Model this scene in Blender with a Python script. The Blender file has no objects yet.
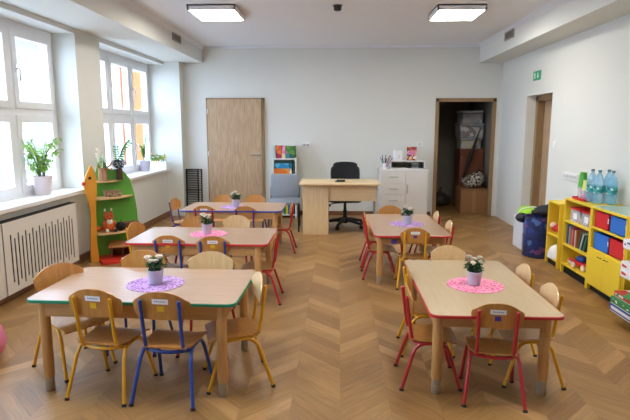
import bpy, bmesh, math, random
from mathutils import Vector, Matrix, Euler
random.seed(7)
PI = math.pi
SC = bpy.context.scene
COL = SC.collection

# ------------------------------------------------------------------ camera
cam = bpy.data.objects.new('camera', bpy.data.cameras.new('camera'))
COL.objects.link(cam)
cam.location = (0, 0, 1.5)
cam.rotation_euler = (PI / 2 - 0.156, 0, 0.044)
cam.data.sensor_width = 36
cam.data.lens = 529.8 / 630 * 36
cam.data.clip_start = 0.05
SC.camera = cam

# ------------------------------------------------------------------ view and light
SC.view_settings.view_transform = 'Standard'
SC.view_settings.look = 'None'
SC.view_settings.gamma = 1.0
SC.view_settings.use_curve_mapping = False
SC.view_settings.exposure = 1.5
SC.cycles.max_bounces = 10
SC.cycles.diffuse_bounces = 6
SC.cycles.transparent_max_bounces = 16
SC.cycles.use_denoising = True
SC.cycles.sample_clamp_indirect = 6.0
SC.cycles.caustics_reflective = False
SC.cycles.caustics_refractive = False

world = bpy.data.worlds.new('sky')
SC.world = world
world.use_nodes = True
wn = world.node_tree
for n in list(wn.nodes): wn.nodes.remove(n)
bg = wn.nodes.new('ShaderNodeBackground')
bg.inputs['Color'].default_value = (0.56, 0.73, 1.0, 1)
bg.inputs['Strength'].default_value = 4.6
wo = wn.nodes.new('ShaderNodeOutputWorld')
wn.links.new(bg.outputs[0], wo.inputs[0])

def portal(y0, y1, z0, z1, x):
    L = bpy.data.lights.new('window_portal', 'AREA')
    L.shape = 'RECTANGLE'; L.size = z1 - z0; L.size_y = y1 - y0
    L.cycles.is_portal = True
    o = bpy.data.objects.new('window_portal', L)
    o.location = (x, (y0 + y1) / 2, (z0 + z1) / 2)
    o.rotation_euler = (0, -PI / 2, 0)
    COL.objects.link(o)
LAMP_STRENGTH = 13.0

# ------------------------------------------------------------------ materials
def lin(c):
    c = c / 255.0
    return c / 12.92 if c <= 0.04045 else ((c + 0.055) / 1.055) ** 2.4
def rgb(h):
    h = h.lstrip('#')
    return tuple(lin(int(h[i:i + 2], 16)) for i in (0, 2, 4)) + (1,)
def shade(c, k):
    return tuple(min(1, v * k) for v in c[:3]) + (1,)

def new_mat(name):
    m = bpy.data.materials.new(name); m.use_nodes = True
    nt = m.node_tree
    return m, nt, nt.nodes['Principled BSDF']

def mat(name, col, rough=0.5, metal=0.0, var=0.06, scale=14.0, bump=0.0, coat=0.0, sheen=0.0, spec=0.5):
    m, nt, b = new_mat(name)
    c = rgb(col) if isinstance(col, str) else col
    N = nt.nodes.new; L = nt.links.new
    tc = N('ShaderNodeTexCoord'); nz = N('ShaderNodeTexNoise'); nz.inputs['Scale'].default_value = scale
    nz.inputs['Detail'].default_value = 4
    L(tc.outputs['Object'], nz.inputs['Vector'])
    mx = N('ShaderNodeMix'); mx.data_type = 'RGBA'
    mx.inputs['A'].default_value = shade(c, 1 - var); mx.inputs['B'].default_value = shade(c, 1 + var)
    L(nz.outputs['Fac'], mx.inputs['Factor']); L(mx.outputs['Result'], b.inputs['Base Color'])
    b.inputs['Roughness'].default_value = rough; b.inputs['Metallic'].default_value = metal
    b.inputs['Coat Weight'].default_value = coat; b.inputs['Sheen Weight'].default_value = sheen
    b.inputs['Specular IOR Level'].default_value = spec
    if bump:
        bp = N('ShaderNodeBump'); bp.inputs['Strength'].default_value = bump; bp.inputs['Distance'].default_value = 0.003
        L(nz.outputs['Fac'], bp.inputs['Height']); L(bp.outputs['Normal'], b.inputs['Normal'])
    return m

def wood(name, c1, c2, stretch=(1, 1, 12), scale=6.0, rough=0.4, coat=0.0, contrast=1.0):
    m, nt, b = new_mat(name)
    N = nt.nodes.new; L = nt.links.new
    tc = N('ShaderNodeTexCoord'); mp = N('ShaderNodeMapping')
    mp.inputs['Scale'].default_value = tuple(12.0 / s for s in stretch)
    L(tc.outputs['Object'], mp.inputs['Vector'])
    nz = N('ShaderNodeTexNoise'); nz.inputs['Scale'].default_value = scale; nz.inputs['Detail'].default_value = 6
    nz.inputs['Distortion'].default_value = 0.6
    L(mp.outputs['Vector'], nz.inputs['Vector'])
    cr = N('ShaderNodeValToRGB')
    cr.color_ramp.elements[0].position = 0.5 - 0.2 / contrast; cr.color_ramp.elements[0].color = rgb(c2)
    cr.color_ramp.elements[1].position = 0.5 + 0.2 / contrast; cr.color_ramp.elements[1].color = rgb(c1)
    L(nz.outputs['Fac'], cr.inputs['Fac']); L(cr.outputs['Color'], b.inputs['Base Color'])
    b.inputs['Roughness'].default_value = rough; b.inputs['Coat Weight'].default_value = coat
    b.inputs['Coat Roughness'].default_value = 0.2
    return m

def clear(name, col, alpha=0.25, rough=0.08):
    """thin see-through plastic or glass"""
    m, nt, b = new_mat(name)
    N = nt.nodes.new; L = nt.links.new
    out = nt.nodes['Material Output']
    tr = N('ShaderNodeBsdfTransparent'); tr.inputs['Color'].default_value = (1, 1, 1, 1)
    c = rgb(col)
    b.inputs['Base Color'].default_value = c; b.inputs['Roughness'].default_value = rough
    fr = N('ShaderNodeFresnel'); ge = N('ShaderNodeNewGeometry'); io = N('ShaderNodeMapRange')
    io.inputs['To Min'].default_value = 1.35; io.inputs['To Max'].default_value = 1 / 1.35      # same reflection from both faces of a thin sheet
    L(ge.outputs['Backfacing'], io.inputs['Value']); L(io.outputs[0], fr.inputs['IOR'])
    ma = N('ShaderNodeMath'); ma.operation = 'ADD'; ma.inputs[1].default_value = alpha; ma.use_clamp = True
    L(fr.outputs['Fac'], ma.inputs[0])
    ms = N('ShaderNodeMixShader')
    L(ma.outputs['Value'], ms.inputs['Fac']); L(tr.outputs[0], ms.inputs[1]); L(b.outputs[0], ms.inputs[2])
    L(ms.outputs[0], out.inputs['Surface'])
    return m

def emit(name, col, s):
    m, nt, b = new_mat(name)
    b.inputs['Base Color'].default_value = rgb(col)
    b.inputs['Emission Color'].default_value = rgb(col); b.inputs['Emission Strength'].default_value = s
    return m

def floor_mat():
    """chevron parquet: rows along Y, boards meeting at 45 degrees"""
    m, nt, b = new_mat('oak_parquet')
    N = nt.nodes.new; L = nt.links.new
    def math_(op, a, b_=None, clamp=False):
        n = N('ShaderNodeMath'); n.operation = op; n.use_clamp = clamp
        for i, v in enumerate((a, b_)):
            if v is None: continue
            if isinstance(v, (int, float)): n.inputs[i].default_value = v
            else: L(v, n.inputs[i])
        return n.outputs[0]
    W, Pp = 0.27, 0.125
    ge = N('ShaderNodeNewGeometry'); sp = N('ShaderNodeSeparateXYZ'); L(ge.outputs['Position'], sp.inputs[0])
    x = math_('ADD', sp.outputs['X'], 27 * 2 * W - 0.02); y = math_('ADD', sp.outputs['Y'], 20.0)
    u = math_('PINGPONG', x, W)
    colid = math_('FLOOR', math_('DIVIDE', x, W))
    v = math_('SUBTRACT', y, u)
    q = math_('DIVIDE', v, Pp)
    rowid = math_('FLOOR', q)
    fr = math_('FRACT', q)
    cb = N('ShaderNodeCombineXYZ'); L(colid, cb.inputs[0]); L(rowid, cb.inputs[1])
    wnz = N('ShaderNodeTexWhiteNoise'); wnz.noise_dimensions = '2D'; L(cb.outputs[0], wnz.inputs['Vector'])
    # grain along each board
    along = math_('ADD', y, u); cb2 = N('ShaderNodeCombineXYZ')
    L(math_('MULTIPLY', along, 2.2), cb2.inputs[0]); L(math_('MULTIPLY', v, 26.0), cb2.inputs[1])
    L(math_('MULTIPLY', wnz.outputs['Value'], 37.0), cb2.inputs[2])
    nz = N('ShaderNodeTexNoise'); nz.inputs['Scale'].default_value = 1.6; nz.inputs['Detail'].default_value = 5
    nz.inputs['Distortion'].default_value = 0.8
    L(cb2.outputs[0], nz.inputs['Vector'])
    cr = N('ShaderNodeValToRGB'); e = cr.color_ramp
    e.elements[0].position = 0.0; e.elements[0].color = rgb('#8d673b')
    e.elements[1].position = 1.0; e.elements[1].color = rgb('#b48c5c')
    for p, c in ((0.3, '#977042'), (0.55, '#9c7646'), (0.82, '#a37d4c')):
        el = e.elements.new(p); el.color = rgb(c)
    L(wnz.outputs['Value'], cr.inputs['Fac'])
    mx = N('ShaderNodeMix'); mx.data_type = 'RGBA'; mx.blend_type = 'MULTIPLY'; mx.inputs['Factor'].default_value = 1
    gr = N('ShaderNodeMapRange'); gr.inputs['From Min'].default_value = 0.3; gr.inputs['From Max'].default_value = 0.72
    gr.inputs['To Min'].default_value = 0.76; gr.inputs['To Max'].default_value = 1.14
    L(nz.outputs['Fac'], gr.inputs['Value'])
    L(cr.outputs['Color'], mx.inputs['A']); L(gr.outputs[0], mx.inputs['B'])
    # joints
    d1 = math_('MINIMUM', fr, math_('SUBTRACT', 1.0, fr))
    j1 = math_('LESS_THAN', d1, 0.010)
    d2 = math_('MINIMUM', u, math_('SUBTRACT', W, u))
    j2 = math_('LESS_THAN', d2, 0.0014)
    j = math_('MAXIMUM', j1, math_('MULTIPLY', j2, 0.35))
    mj = N('ShaderNodeMix'); mj.data_type = 'RGBA'
    L(math_('MULTIPLY', j, 0.32), mj.inputs['Factor']); L(mx.outputs['Result'], mj.inputs['A'])
    mj.inputs['B'].default_value = rgb('#3d2817')
    L(mj.outputs['Result'], b.inputs['Base Color'])
    rr = N('ShaderNodeMapRange'); rr.inputs['To Min'].default_value = 0.32; rr.inputs['To Max'].default_value = 0.48
    L(nz.outputs['Fac'], rr.inputs['Value']); L(rr.outputs[0], b.inputs['Roughness'])
    bp = N('ShaderNodeBump'); bp.inputs['Strength'].default_value = 0.25; bp.inputs['Distance'].default_value = 0.002
    L(math_('SUBTRACT', nz.outputs['Fac'], j), bp.inputs['Height']); L(bp.outputs['Normal'], b.inputs['Normal'])
    return m

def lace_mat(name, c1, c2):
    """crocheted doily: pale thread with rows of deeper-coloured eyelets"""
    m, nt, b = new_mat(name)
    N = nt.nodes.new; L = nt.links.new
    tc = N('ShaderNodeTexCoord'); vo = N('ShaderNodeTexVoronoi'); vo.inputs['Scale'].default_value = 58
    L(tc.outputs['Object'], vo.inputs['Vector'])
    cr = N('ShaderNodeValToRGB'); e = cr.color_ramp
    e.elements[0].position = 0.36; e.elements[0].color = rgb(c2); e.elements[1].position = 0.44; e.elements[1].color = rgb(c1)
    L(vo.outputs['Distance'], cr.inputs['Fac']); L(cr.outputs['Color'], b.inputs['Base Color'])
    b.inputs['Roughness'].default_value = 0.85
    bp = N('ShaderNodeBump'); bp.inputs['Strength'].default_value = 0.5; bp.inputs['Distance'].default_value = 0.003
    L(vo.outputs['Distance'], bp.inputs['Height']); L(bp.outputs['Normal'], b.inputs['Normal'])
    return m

def blotch_mat(name, cols, scale=12.0, rough=0.6):
    """printed paper, cloth or card: hard-edged patches of several colours"""
    m, nt, b = new_mat(name)
    N = nt.nodes.new; L = nt.links.new
    tc = N('ShaderNodeTexCoord'); vo = N('ShaderNodeTexVoronoi'); vo.inputs['Scale'].default_value = scale
    L(tc.outputs['Object'], vo.inputs['Vector'])
    sp = N('ShaderNodeSeparateColor'); L(vo.outputs['Color'], sp.inputs[0])
    cr = N('ShaderNodeValToRGB'); e = cr.color_ramp; e.interpolation = 'CONSTANT'
    e.elements[0].color = rgb(cols[0]); e.elements[1].position = 1 / len(cols); e.elements[1].color = rgb(cols[1])
    for i, c in enumerate(cols[2:]):
        el = e.elements.new((i + 2) / len(cols)); el.color = rgb(c)
    L(sp.outputs[0], cr.inputs['Fac']); L(cr.outputs['Color'], b.inputs['Base Color'])
    b.inputs['Roughness'].default_value = rough
    return m

M = {}
M['wall'] = mat('wall_paint', '#dadbd6', 0.85, var=0.015, scale=3, bump=0.05)
M['ceil'] = mat('ceiling_paint', '#e6e8ee', 0.9, var=0.015, scale=3)
M['floor'] = floor_mat()
M['pvc'] = mat('white_window_plastic', '#eceef2', 0.35, var=0.01)
M['sill'] = mat('sill_stone', '#eeeeee', 0.3, var=0.02)
M['glass'] = clear('window_glass', '#e8f4f0', 0.0, 0.02)
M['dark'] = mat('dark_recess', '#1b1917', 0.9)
M['black'] = mat('black_plastic', '#17181a', 0.45, var=0.1)
M['blackmetal'] = mat('black_metal', '#1a1b1e', 0.4, metal=0.3)
M['chrome'] = mat('brushed_metal', '#b9b9b6', 0.3, metal=0.9)
M['skirt'] = wood('skirting_wood', '#8a6244', '#6a4730', (12, 12, 1), rough=0.45)
M['oak'] = wood('oak_door', '#c2a585', '#9c8062', (1, 1, 14), 5.0, 0.5, contrast=1.0)
M['oakdark'] = wood('oak_frame', '#a0835c', '#84694a', (1, 1, 14), 5.0, 0.5)
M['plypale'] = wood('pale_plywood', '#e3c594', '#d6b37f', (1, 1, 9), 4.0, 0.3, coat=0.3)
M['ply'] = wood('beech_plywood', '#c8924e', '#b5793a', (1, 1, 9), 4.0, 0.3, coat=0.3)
M['top'] = wood('beech_laminate', '#b5957b', '#ac8b70', (9, 1, 1), 4.0, 0.28, coat=0.25)
M['topy'] = wood('pale_laminate', '#bfa884', '#b79f79', (1, 9, 1), 4.0, 0.28, coat=0.25)
M['beech'] = wood('beech_legs', '#cfa066', '#bb8850', (1, 1, 9), 5.0, 0.4)
M['apron'] = wood('beech_apron', '#c39764', '#b08350', (9, 9, 1), 5.0, 0.45)
M['greymetal'] = mat('grey_metal', '#a89880', 0.45, metal=0.3)
for k, c in dict(yellow='#e0a41c', blue='#22479c', red='#b3232b', purple='#5d4190', green='#1b8a6a').items():
    M[k] = mat(k + '_enamel', c, 0.3, var=0.04, coat=0.3)
M['cap'] = mat('foot_rubber', '#2b2724', 0.7)
M['edge_red'] = mat('red_edge', '#c22d34', 0.4); M['edge_green'] = mat('green_edge', '#1c8f6c', 0.4); M['edge_blue'] = mat('blue_edge', '#3b46a0', 0.4)
M['paper'] = mat('white_paper', '#eeedf0', 0.7, var=0.02)
M['ink'] = mat('grey_ink', '#8d8d98', 0.8)
M['pic_yellow'] = mat('yellow_sticker', '#e2b51a', 0.6); M['pic_purple'] = mat('purple_sticker', '#5c3f96', 0.6)
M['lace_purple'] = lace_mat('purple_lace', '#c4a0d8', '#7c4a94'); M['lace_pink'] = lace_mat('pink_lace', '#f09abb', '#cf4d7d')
M['pot'] = mat('pale_grey_pot', '#bfc2cd', 0.45, var=0.05); M['soil'] = mat('soil', '#33261b', 0.95, var=0.3, bump=0.5)
M['leaf'] = mat('dark_leaf', '#2f5a33', 0.5, var=0.35, scale=40); M['leaf2'] = mat('bright_leaf', '#5d9440', 0.5, var=0.3, scale=30)
M['leaf3'] = mat('yellow_green_leaf', '#8fb552', 0.45, var=0.35, scale=30)
def leafy(m_, f=.45):
    nt = m_.node_tree; b = nt.nodes['Principled BSDF']; t_ = nt.nodes.new('ShaderNodeBsdfTranslucent'); x_ = nt.nodes.new('ShaderNodeMixShader')
    nt.links.new(b.inputs['Base Color'].links[0].from_socket, t_.inputs['Color'])
    x_.inputs['Fac'].default_value = f
    nt.links.new(b.outputs[0], x_.inputs[1]); nt.links.new(t_.outputs[0], x_.inputs[2]); nt.links.new(x_.outputs[0], nt.nodes['Material Output'].inputs['Surface'])
for k in ('leaf', 'leaf2', 'leaf3'): leafy(M[k])
M['petal'] = mat('cream_petal', '#f3ebe0', 0.6, var=0.03)
M['deskwood'] = wood('pale_maple', '#e2cba3', '#d8bd91', (9, 1, 1), 4.0, 0.4)
M['deskwoodv'] = wood('pale_maple_upright', '#e2cba3', '#d8bd91', (1, 1, 9), 4.0, 0.4)
M['white'] = mat('white_board', '#e6e5e4', 0.4, var=0.01)
M['grey_fabric'] = mat('grey_fabric', '#858c98', 0.9, var=0.1, scale=80, bump=0.2)
M['seat_fabric'] = mat('black_fabric', '#15161a', 0.85, var=0.15, scale=80, bump=0.2)
M['yellowboard'] = mat('yellow_board', '#f0cf38', 0.4, var=0.03)
M['bin_red'] = mat('red_bin', '#d3202b', 0.5); M['bin_blue'] = mat('blue_bin', '#2c72cc', 0.5)
M['green_panel'] = mat('green_panel', '#62a83e', 0.45, var=0.05); M['orange_panel'] = mat('orange_panel', '#dd982f', 0.45, var=0.04)
M['redpaint'] = mat('red_paint', '#cf3327', 0.45)
M['shelfwood'] = wood('pale_shelf_wood', '#d8b685', '#c6a06c', (9, 1, 1), 4.0, 0.4)
M['card'] = mat('cardboard', '#9a6f48', 0.85, var=0.06); M['brownboard'] = mat('brown_board', '#7a452c', 0.5)

# ------------------------------------------------------------------ mesh helpers
class MB:
    def __init__(s): s.bm = bmesh.new()
    def add(s, fn, mtx=None):
        bm = s.bm; n0 = len(bm.verts)
        fn(bm); bm.verts.ensure_lookup_table()
        if mtx is not None: bmesh.ops.transform(bm, matrix=mtx, verts=bm.verts[n0:])
        return s
    def box(s, x0, x1, y0, y1, z0, z1, bev=0.0, mtx=None):
        t = bmesh.new()
        bmesh.ops.create_cube(t, size=1)
        for v in t.verts:
            v.co = Vector((x0 + (v.co.x + .5) * (x1 - x0), y0 + (v.co.y + .5) * (y1 - y0), z0 + (v.co.z + .5) * (z1 - z0)))
        if bev: bmesh.ops.bevel(t, geom=t.edges[:], offset=bev, segments=2, affect='EDGES', profile=0.5)
        return s._merge(t, mtx)
    def _merge(s, t, mtx=None):
        if mtx is not None: bmesh.ops.transform(t, matrix=mtx, verts=t.verts[:])
        me = bpy.data.meshes.new('tmp'); t.to_mesh(me); t.free(); s.bm.from_mesh(me); bpy.data.meshes.remove(me)
        return s
    def tube(s, pts, r, seg=8, cap=True, radii=None):
        pts = [Vector(p) for p in pts]; t = bmesh.new(); rings = []
        prev = None
        for i, p in enumerate(pts):
            if i == 0: d = pts[1] - p
            elif i == len(pts) - 1: d = p - pts[i - 1]
            else: d = (pts[i + 1] - p).normalized() + (p - pts[i - 1]).normalized()
            d.normalize()
            if prev is None:
                a = Vector((0, 0, 1)) if abs(d.z) < 0.9 else Vector((1, 0, 0))
                u = d.cross(a).normalized()
            else:
                u = (prev - d * prev.dot(d)).normalized()
            prev = u; w = d.cross(u)
            rr = radii[i] if radii else r
            rings.append([t.verts.new(p + (u * math.cos(k * 2 * PI / seg) + w * math.sin(k * 2 * PI / seg)) * rr) for k in range(seg)])
        for a, b in zip(rings, rings[1:]):
            for k in range(seg): t.faces.new((a[k], a[(k + 1) % seg], b[(k + 1) % seg], b[k]))
        if cap: t.faces.new(rings[0][::-1]); t.faces.new(rings[-1])
        return s._merge(t)
    def lathe(s, prof, c=(0, 0, 0), seg=24, mtx=None, wob=None):
        t = bmesh.new(); rings = []
        for r, z in prof:
            rings.append([t.verts.new((c[0] + r * math.cos(k * 2 * PI / seg), c[1] + r * math.sin(k * 2 * PI / seg), c[2] + z)) for k in range(seg)])
        for a, b in zip(rings, rings[1:]):
            for k in range(seg): t.faces.new((a[k], a[(k + 1) % seg], b[(k + 1) % seg], b[k]))
        if prof[0][0] > 1e-6: t.faces.new(rings[0][::-1])
        if prof[-1][0] > 1e-6: t.faces.new(rings[-1])
        bmesh.ops.remove_doubles(t, verts=t.verts[:], dist=1e-6)
        return s._merge(t, mtx)
    def ball(s, c, r, sc=(1, 1, 1), sub=2, mtx=None):
        t = bmesh.new(); bmesh.ops.create_icosphere(t, subdivisions=sub, radius=1)
        for v in t.verts: v.co = Vector((v.co.x * r * sc[0], v.co.y * r * sc[1], v.co.z * r * sc[2]))
        m = Matrix.Translation(c) @ (mtx if mtx is not None else Matrix())
        return s._merge(t, m)
    def prism(s, poly, y0, y1, mtx=None, bev=0.0):
        """polygon in x,z extruded along y"""
        t = bmesh.new()
        a = [t.verts.new((p[0], y0, p[1])) for p in poly]; b = [t.verts.new((p[0], y1, p[1])) for p in poly]
        n = len(poly)
        t.faces.new(a); t.faces.new(b[::-1])
        for i in range(n): t.faces.new((a[i], b[i], b[(i + 1) % n], a[(i + 1) % n]))
        bmesh.ops.recalc_face_normals(t, faces=t.faces[:])
        if bev:
            ed = [e for e in t.edges if len({round(v.co.y, 5) for v in e.verts}) == 1]
            bmesh.ops.bevel(t, geom=ed, offset=bev, segments=2, affect='EDGES', profile=0.5)
        return s._merge(t, mtx)
    def slab(s, poly, z0, z1, mtx=None, bev=0.0):
        """polygon in x,y extruded along z"""
        return s.prism([(x, -y) for x, y in poly], z0, z1, (mtx if mtx is not None else Matrix()) @ Matrix.Rotation(PI / 2, 4, 'X'), bev)
    def grid_sheet(s, fn, nu, nv, th):
        """two-sided curved sheet; fn(u,v) -> point, offset along normal by th"""
        P = [[Vector(fn(i / nu, j / nv)) for j in range(nv + 1)] for i in range(nu + 1)]
        def nrm(i, j):
            a = P[min(i + 1, nu)][j] - P[max(i - 1, 0)][j]; b = P[i][min(j + 1, nv)] - P[i][max(j - 1, 0)]
            return a.cross(b).normalized()
        t = bmesh.new()
        A = [[t.verts.new(P[i][j]) for j in range(nv + 1)] for i in range(nu + 1)]
        B = [[t.verts.new(P[i][j] + nrm(i, j) * th) for j in range(nv + 1)] for i in range(nu + 1)]
        for i in range(nu):
            for j in range(nv):
                t.faces.new((A[i][j], A[i][j + 1], A[i + 1][j + 1], A[i + 1][j])); t.faces.new((B[i][j], B[i + 1][j], B[i + 1][j + 1], B[i][j + 1]))
        for i in range(nu):
            for j in (0, nv):
                q = (A[i][j], A[i + 1][j], B[i + 1][j], B[i][j]); t.faces.new(q if j == 0 else q[::-1])
        for j in range(nv):
            for i in (0, nu):
                q = (A[i][j], B[i][j], B[i][j + 1], A[i][j + 1]); t.faces.new(q if i == 0 else q[::-1])
        bmesh.ops.recalc_face_normals(t, faces=t.faces[:])
        return s._merge(t)
    def leaf(s, base, d, up, L, W, fold=0.25, droop=0.3):
        d = Vector(d).normalized(); up = Vector(up)
        side = d.cross(up)
        if side.length < 1e-3: side = d.cross(Vector((1, 0.2, 0)))
        side.normalize(); n = side.cross(d).normalized(); b = Vector(base); t = bmesh.new()
        mid = [b, b + d * L * .35 - n * 0, b + d * L * .7 - n * L * droop * .35, b + d * L - n * L * droop]
        ws = [0.12, 1.0, 0.75, 0.02]
        l = [t.verts.new(mid[i] + side * W * .5 * ws[i] + n * W * fold * ws[i]) for i in range(4)]
        c = [t.verts.new(mid[i]) for i in range(4)]
        r = [t.verts.new(mid[i] - side * W * .5 * ws[i] + n * W * fold * ws[i]) for i in range(4)]
        for i in range(3):
            t.faces.new((l[i], c[i], c[i + 1], l[i + 1])); t.faces.new((c[i], r[i], r[i + 1], c[i + 1]))
        return s._merge(t)
    def build(s, name, m, parent=None, smooth=False, angle=40):
        me = bpy.data.meshes.new(name); s.bm.to_mesh(me); s.bm.free()
        o = bpy.data.objects.new(name, me); COL.objects.link(o)
        me.materials.append(m if not isinstance(m, str) else M[m])
        if smooth:
            for p in me.polygons: p.use_smooth = True
            try: me.set_sharp_from_angle(angle=math.radians(angle))
            except Exception: pass
        if parent is not None: o.parent = parent
        return o

def thing(name, label, cat, loc=(0, 0, 0), rz=0.0, group=None):
    o = bpy.data.objects.new(name, None); COL.objects.link(o); o.empty_display_size = 0.1
    o.location = loc; o.rotation_euler = (0, 0, rz)
    tag(o, label, cat, group); return o
def tag(o, label, cat, group=None):
    o['label'] = label; o['category'] = cat
    if group: o['group'] = group
    return o
def place(o, loc, rz=0.0):
    o.location = loc; o.rotation_euler = (0, 0, rz); return o
def struct(o): o['kind'] = 'structure'; return o
def holder(name, loc=(0, 0, 0)):
    o = bpy.data.objects.new(name, None); COL.objects.link(o); o.location = loc; return struct(o)
def dup(root, loc, rz, label, group=None):
    r = root.copy(); COL.objects.link(r); r.location = loc; r.rotation_euler = (0, 0, rz)
    r['label'] = label
    if group: r['group'] = group
    for ch in list(root.children):
        c = ch.copy(); COL.objects.link(c); c.parent = r
        for g in list(ch.children):
            d = g.copy(); COL.objects.link(d); d.parent = c
    return r
def arc(p0, p1, p2, n=5):
    """quadratic corner from p0 through control p1 to p2"""
    a, b, c = Vector(p0), Vector(p1), Vector(p2)
    return [a * (1 - t) ** 2 + b * 2 * t * (1 - t) + c * t * t for t in [i / n for i in range(n + 1)]]
def rrect(x0, x1, y0, y1, r, n=5):
    P = []
    for cx, cy, a0 in ((x1 - r, y1 - r, 0), (x0 + r, y1 - r, 90), (x0 + r, y0 + r, 180), (x1 - r, y0 + r, 270)):
        for k in range(n + 1):
            a = math.radians(a0 + 90 * k / n); P.append((cx + r * math.cos(a), cy + r * math.sin(a)))
    return P

# ================================================================== SETTING
XL, XR, YB, YF, H = -2.87, 2.67, 9.0, -1.6, 2.81
XW = -3.17          # plane of the windows
N1, N2, N0 = (3.5, 5.85), (6.45, 8.8), (0.55, 2.9)      # window niches; the last is out of view, added for daylight
SILL, NTOP = 0.80, 2.50

struct(MB().box(-3.24, 3.2, YF - .2, 11.4, -0.1, 0).build('floor', 'floor'))
struct(MB().box(-3.24, 3.2, YF - .2, 11.4, H, H + .15).build('ceiling', 'ceil'))
# window wall: piers, wall under the sills, lintels
w = MB()
w.box(-3.24, XL, YF - .2, N0[0], 0, H).box(-3.24, XL, N0[1], N1[0], 0, H).box(-3.24, XL, N1[1], N2[0], 0, H).box(-3.24, XL, N2[1], YB, 0, H)
for a, b in (N0, N1, N2):
    w.box(-3.24, XL, a, b, 0, SILL - .03).box(-3.24, XL, a, b, NTOP, H)
w.box(XL, -2.61, N2[1], YB + .05, 0, H)        # boxed-in pipe corner
struct(w.build('wall_left', 'wall'))
# back wall with the store-room doorway
D2 = (1.60, 2.59, 1.965)
w = MB().box(-3.24, D2[0], YB, YB + .14, 0, H).box(D2[1], 3.1, YB, YB + .14, 0, H).box(D2[0], D2[1], YB, YB + .14, D2[2], H)
struct(w.build('wall_back', 'wall'))
# right wall with the deep doorway
D3 = (6.89, 7.80, 1.925)
w = MB().box(XR, 3.1, YF - .2, D3[0], 0, H).box(XR, 3.1, D3[1], YB, 0, H).box(XR, 3.1, D3[0], D3[1], D3[2], H)
w.box(3.02, 3.1, D3[0], D3[1], 0, D3[2])
struct(w.build('wall_right', 'wall'))
struct(MB().box(-3.24, 3.1, YF - .2, YF, 0, H).build('wall_front', 'wall'))
# store room behind
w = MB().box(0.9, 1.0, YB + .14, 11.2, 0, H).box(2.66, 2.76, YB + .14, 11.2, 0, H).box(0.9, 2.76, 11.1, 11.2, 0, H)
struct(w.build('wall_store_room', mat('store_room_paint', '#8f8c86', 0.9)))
# boxed ducts along both sides and the coved edge of the ceiling
struct(MB().box(-3.0, -2.265, YF, YB, 2.55, H).build('trim_1', 'wall'))
struct(MB().box(2.285, 2.75, YF, YB, 2.528, H).build('trim_2', 'wall'))
cv = MB().prism([(0, 0), (0.05, 0), (0, -0.05)], YF, YB, Matrix.Translation((-2.265, 0, H))).prism([(0, 0), (-0.05, 0), (0, -0.05)], YF, YB, Matrix.Translation((2.285, 0, H)))
cv.box(-2.265, 2.285, YB - .05, YB, H - .035, H)
struct(cv.build('trim_3', 'ceil'))
struct(MB().box(XL, XL + .018, YF, N2[1], 0, .09, .004).build('baseboard_left', 'skirt'))
struct(MB().box(-2.61, -2.23, YB - .018, YB, 0, .07, .004).box(-1.23, D2[0] - .03, YB - .018, YB, 0, .07, .004).build('baseboard_back', 'skirt'))
struct(MB().box(XR - .012, XR, YF, D3[0], 0, .05, .003).build('baseboard_right', 'white'))

# windows
def window(idx, y0, y1, n=3):
    root = holder('window_%d' % idx, (XW, y0, SILL))
    wdt = y1 - y0; z0, z1 = 0.0, NTOP - SILL
    f = MB().box(-.04, .04, 0, .06, z0, z1).box(-.04, .04, wdt - .06, wdt, z0, z1).box(-.041, .041, .001, wdt - .001, z0, z0 + .05).box(-.041, .041, .001, wdt - .001, z1 - .07, z1)
    pitch = (wdt - .06) / n; zt = 0.845
    f.box(-.0385, .0385, .001, wdt - .001, zt - .03, zt + .03)
    for k in range(1, n): f.box(-.04, .04, k * pitch, k * pitch + .06, z0, z1)
    struct(f.build('window_frame', 'pvc', root))
    for k in range(n):
        for (a, b) in ((.05, zt - .03), (zt + .03, z1 - .07)):
            ya, yb = k * pitch + .06, (k + 1) * pitch
            s = MB(); e = .072
            for q in ((ya, ya + e, a, b, .055), (yb - e, yb, a, b, .055), (ya + .002, yb - .002, a + .001, a + e, .0545), (ya + .002, yb - .002, b - e, b - .001, .0545)): s.box(-.03, q[4], q[0], q[1], q[2], q[3], .004)
            so = struct(s.build('window_sash', 'pvc', root))
            g = MB().box(-.004, .004, ya + e - .01, yb - e + .01, a + e - .01, b - e + .01).build('window_pane', 'glass', so); struct(g)
            hz = (a + b) / 2
            hh = MB().box(.055, .066, ya + .017, ya + .045, hz - .03, hz + .03, .004).tube([(.066, ya + .031, hz), (.095, ya + .031, hz), (.1, ya + .031, hz - .012), (.1, ya + .031, hz - .12)], .009)
            struct(hh.build('window_handle', 'pvc', so, True))
    s = MB().box(-.02, XL + .055 - XW, .0, wdt, -.03, .012, .006).build('window_sill', 'sill', root); struct(s)
    portal(y0, y1, SILL, NTOP, XW - .08)
window(1, *N1); window(2, *N2); window(3, *N0)  # third window is never in view, added to let in more daylight

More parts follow.
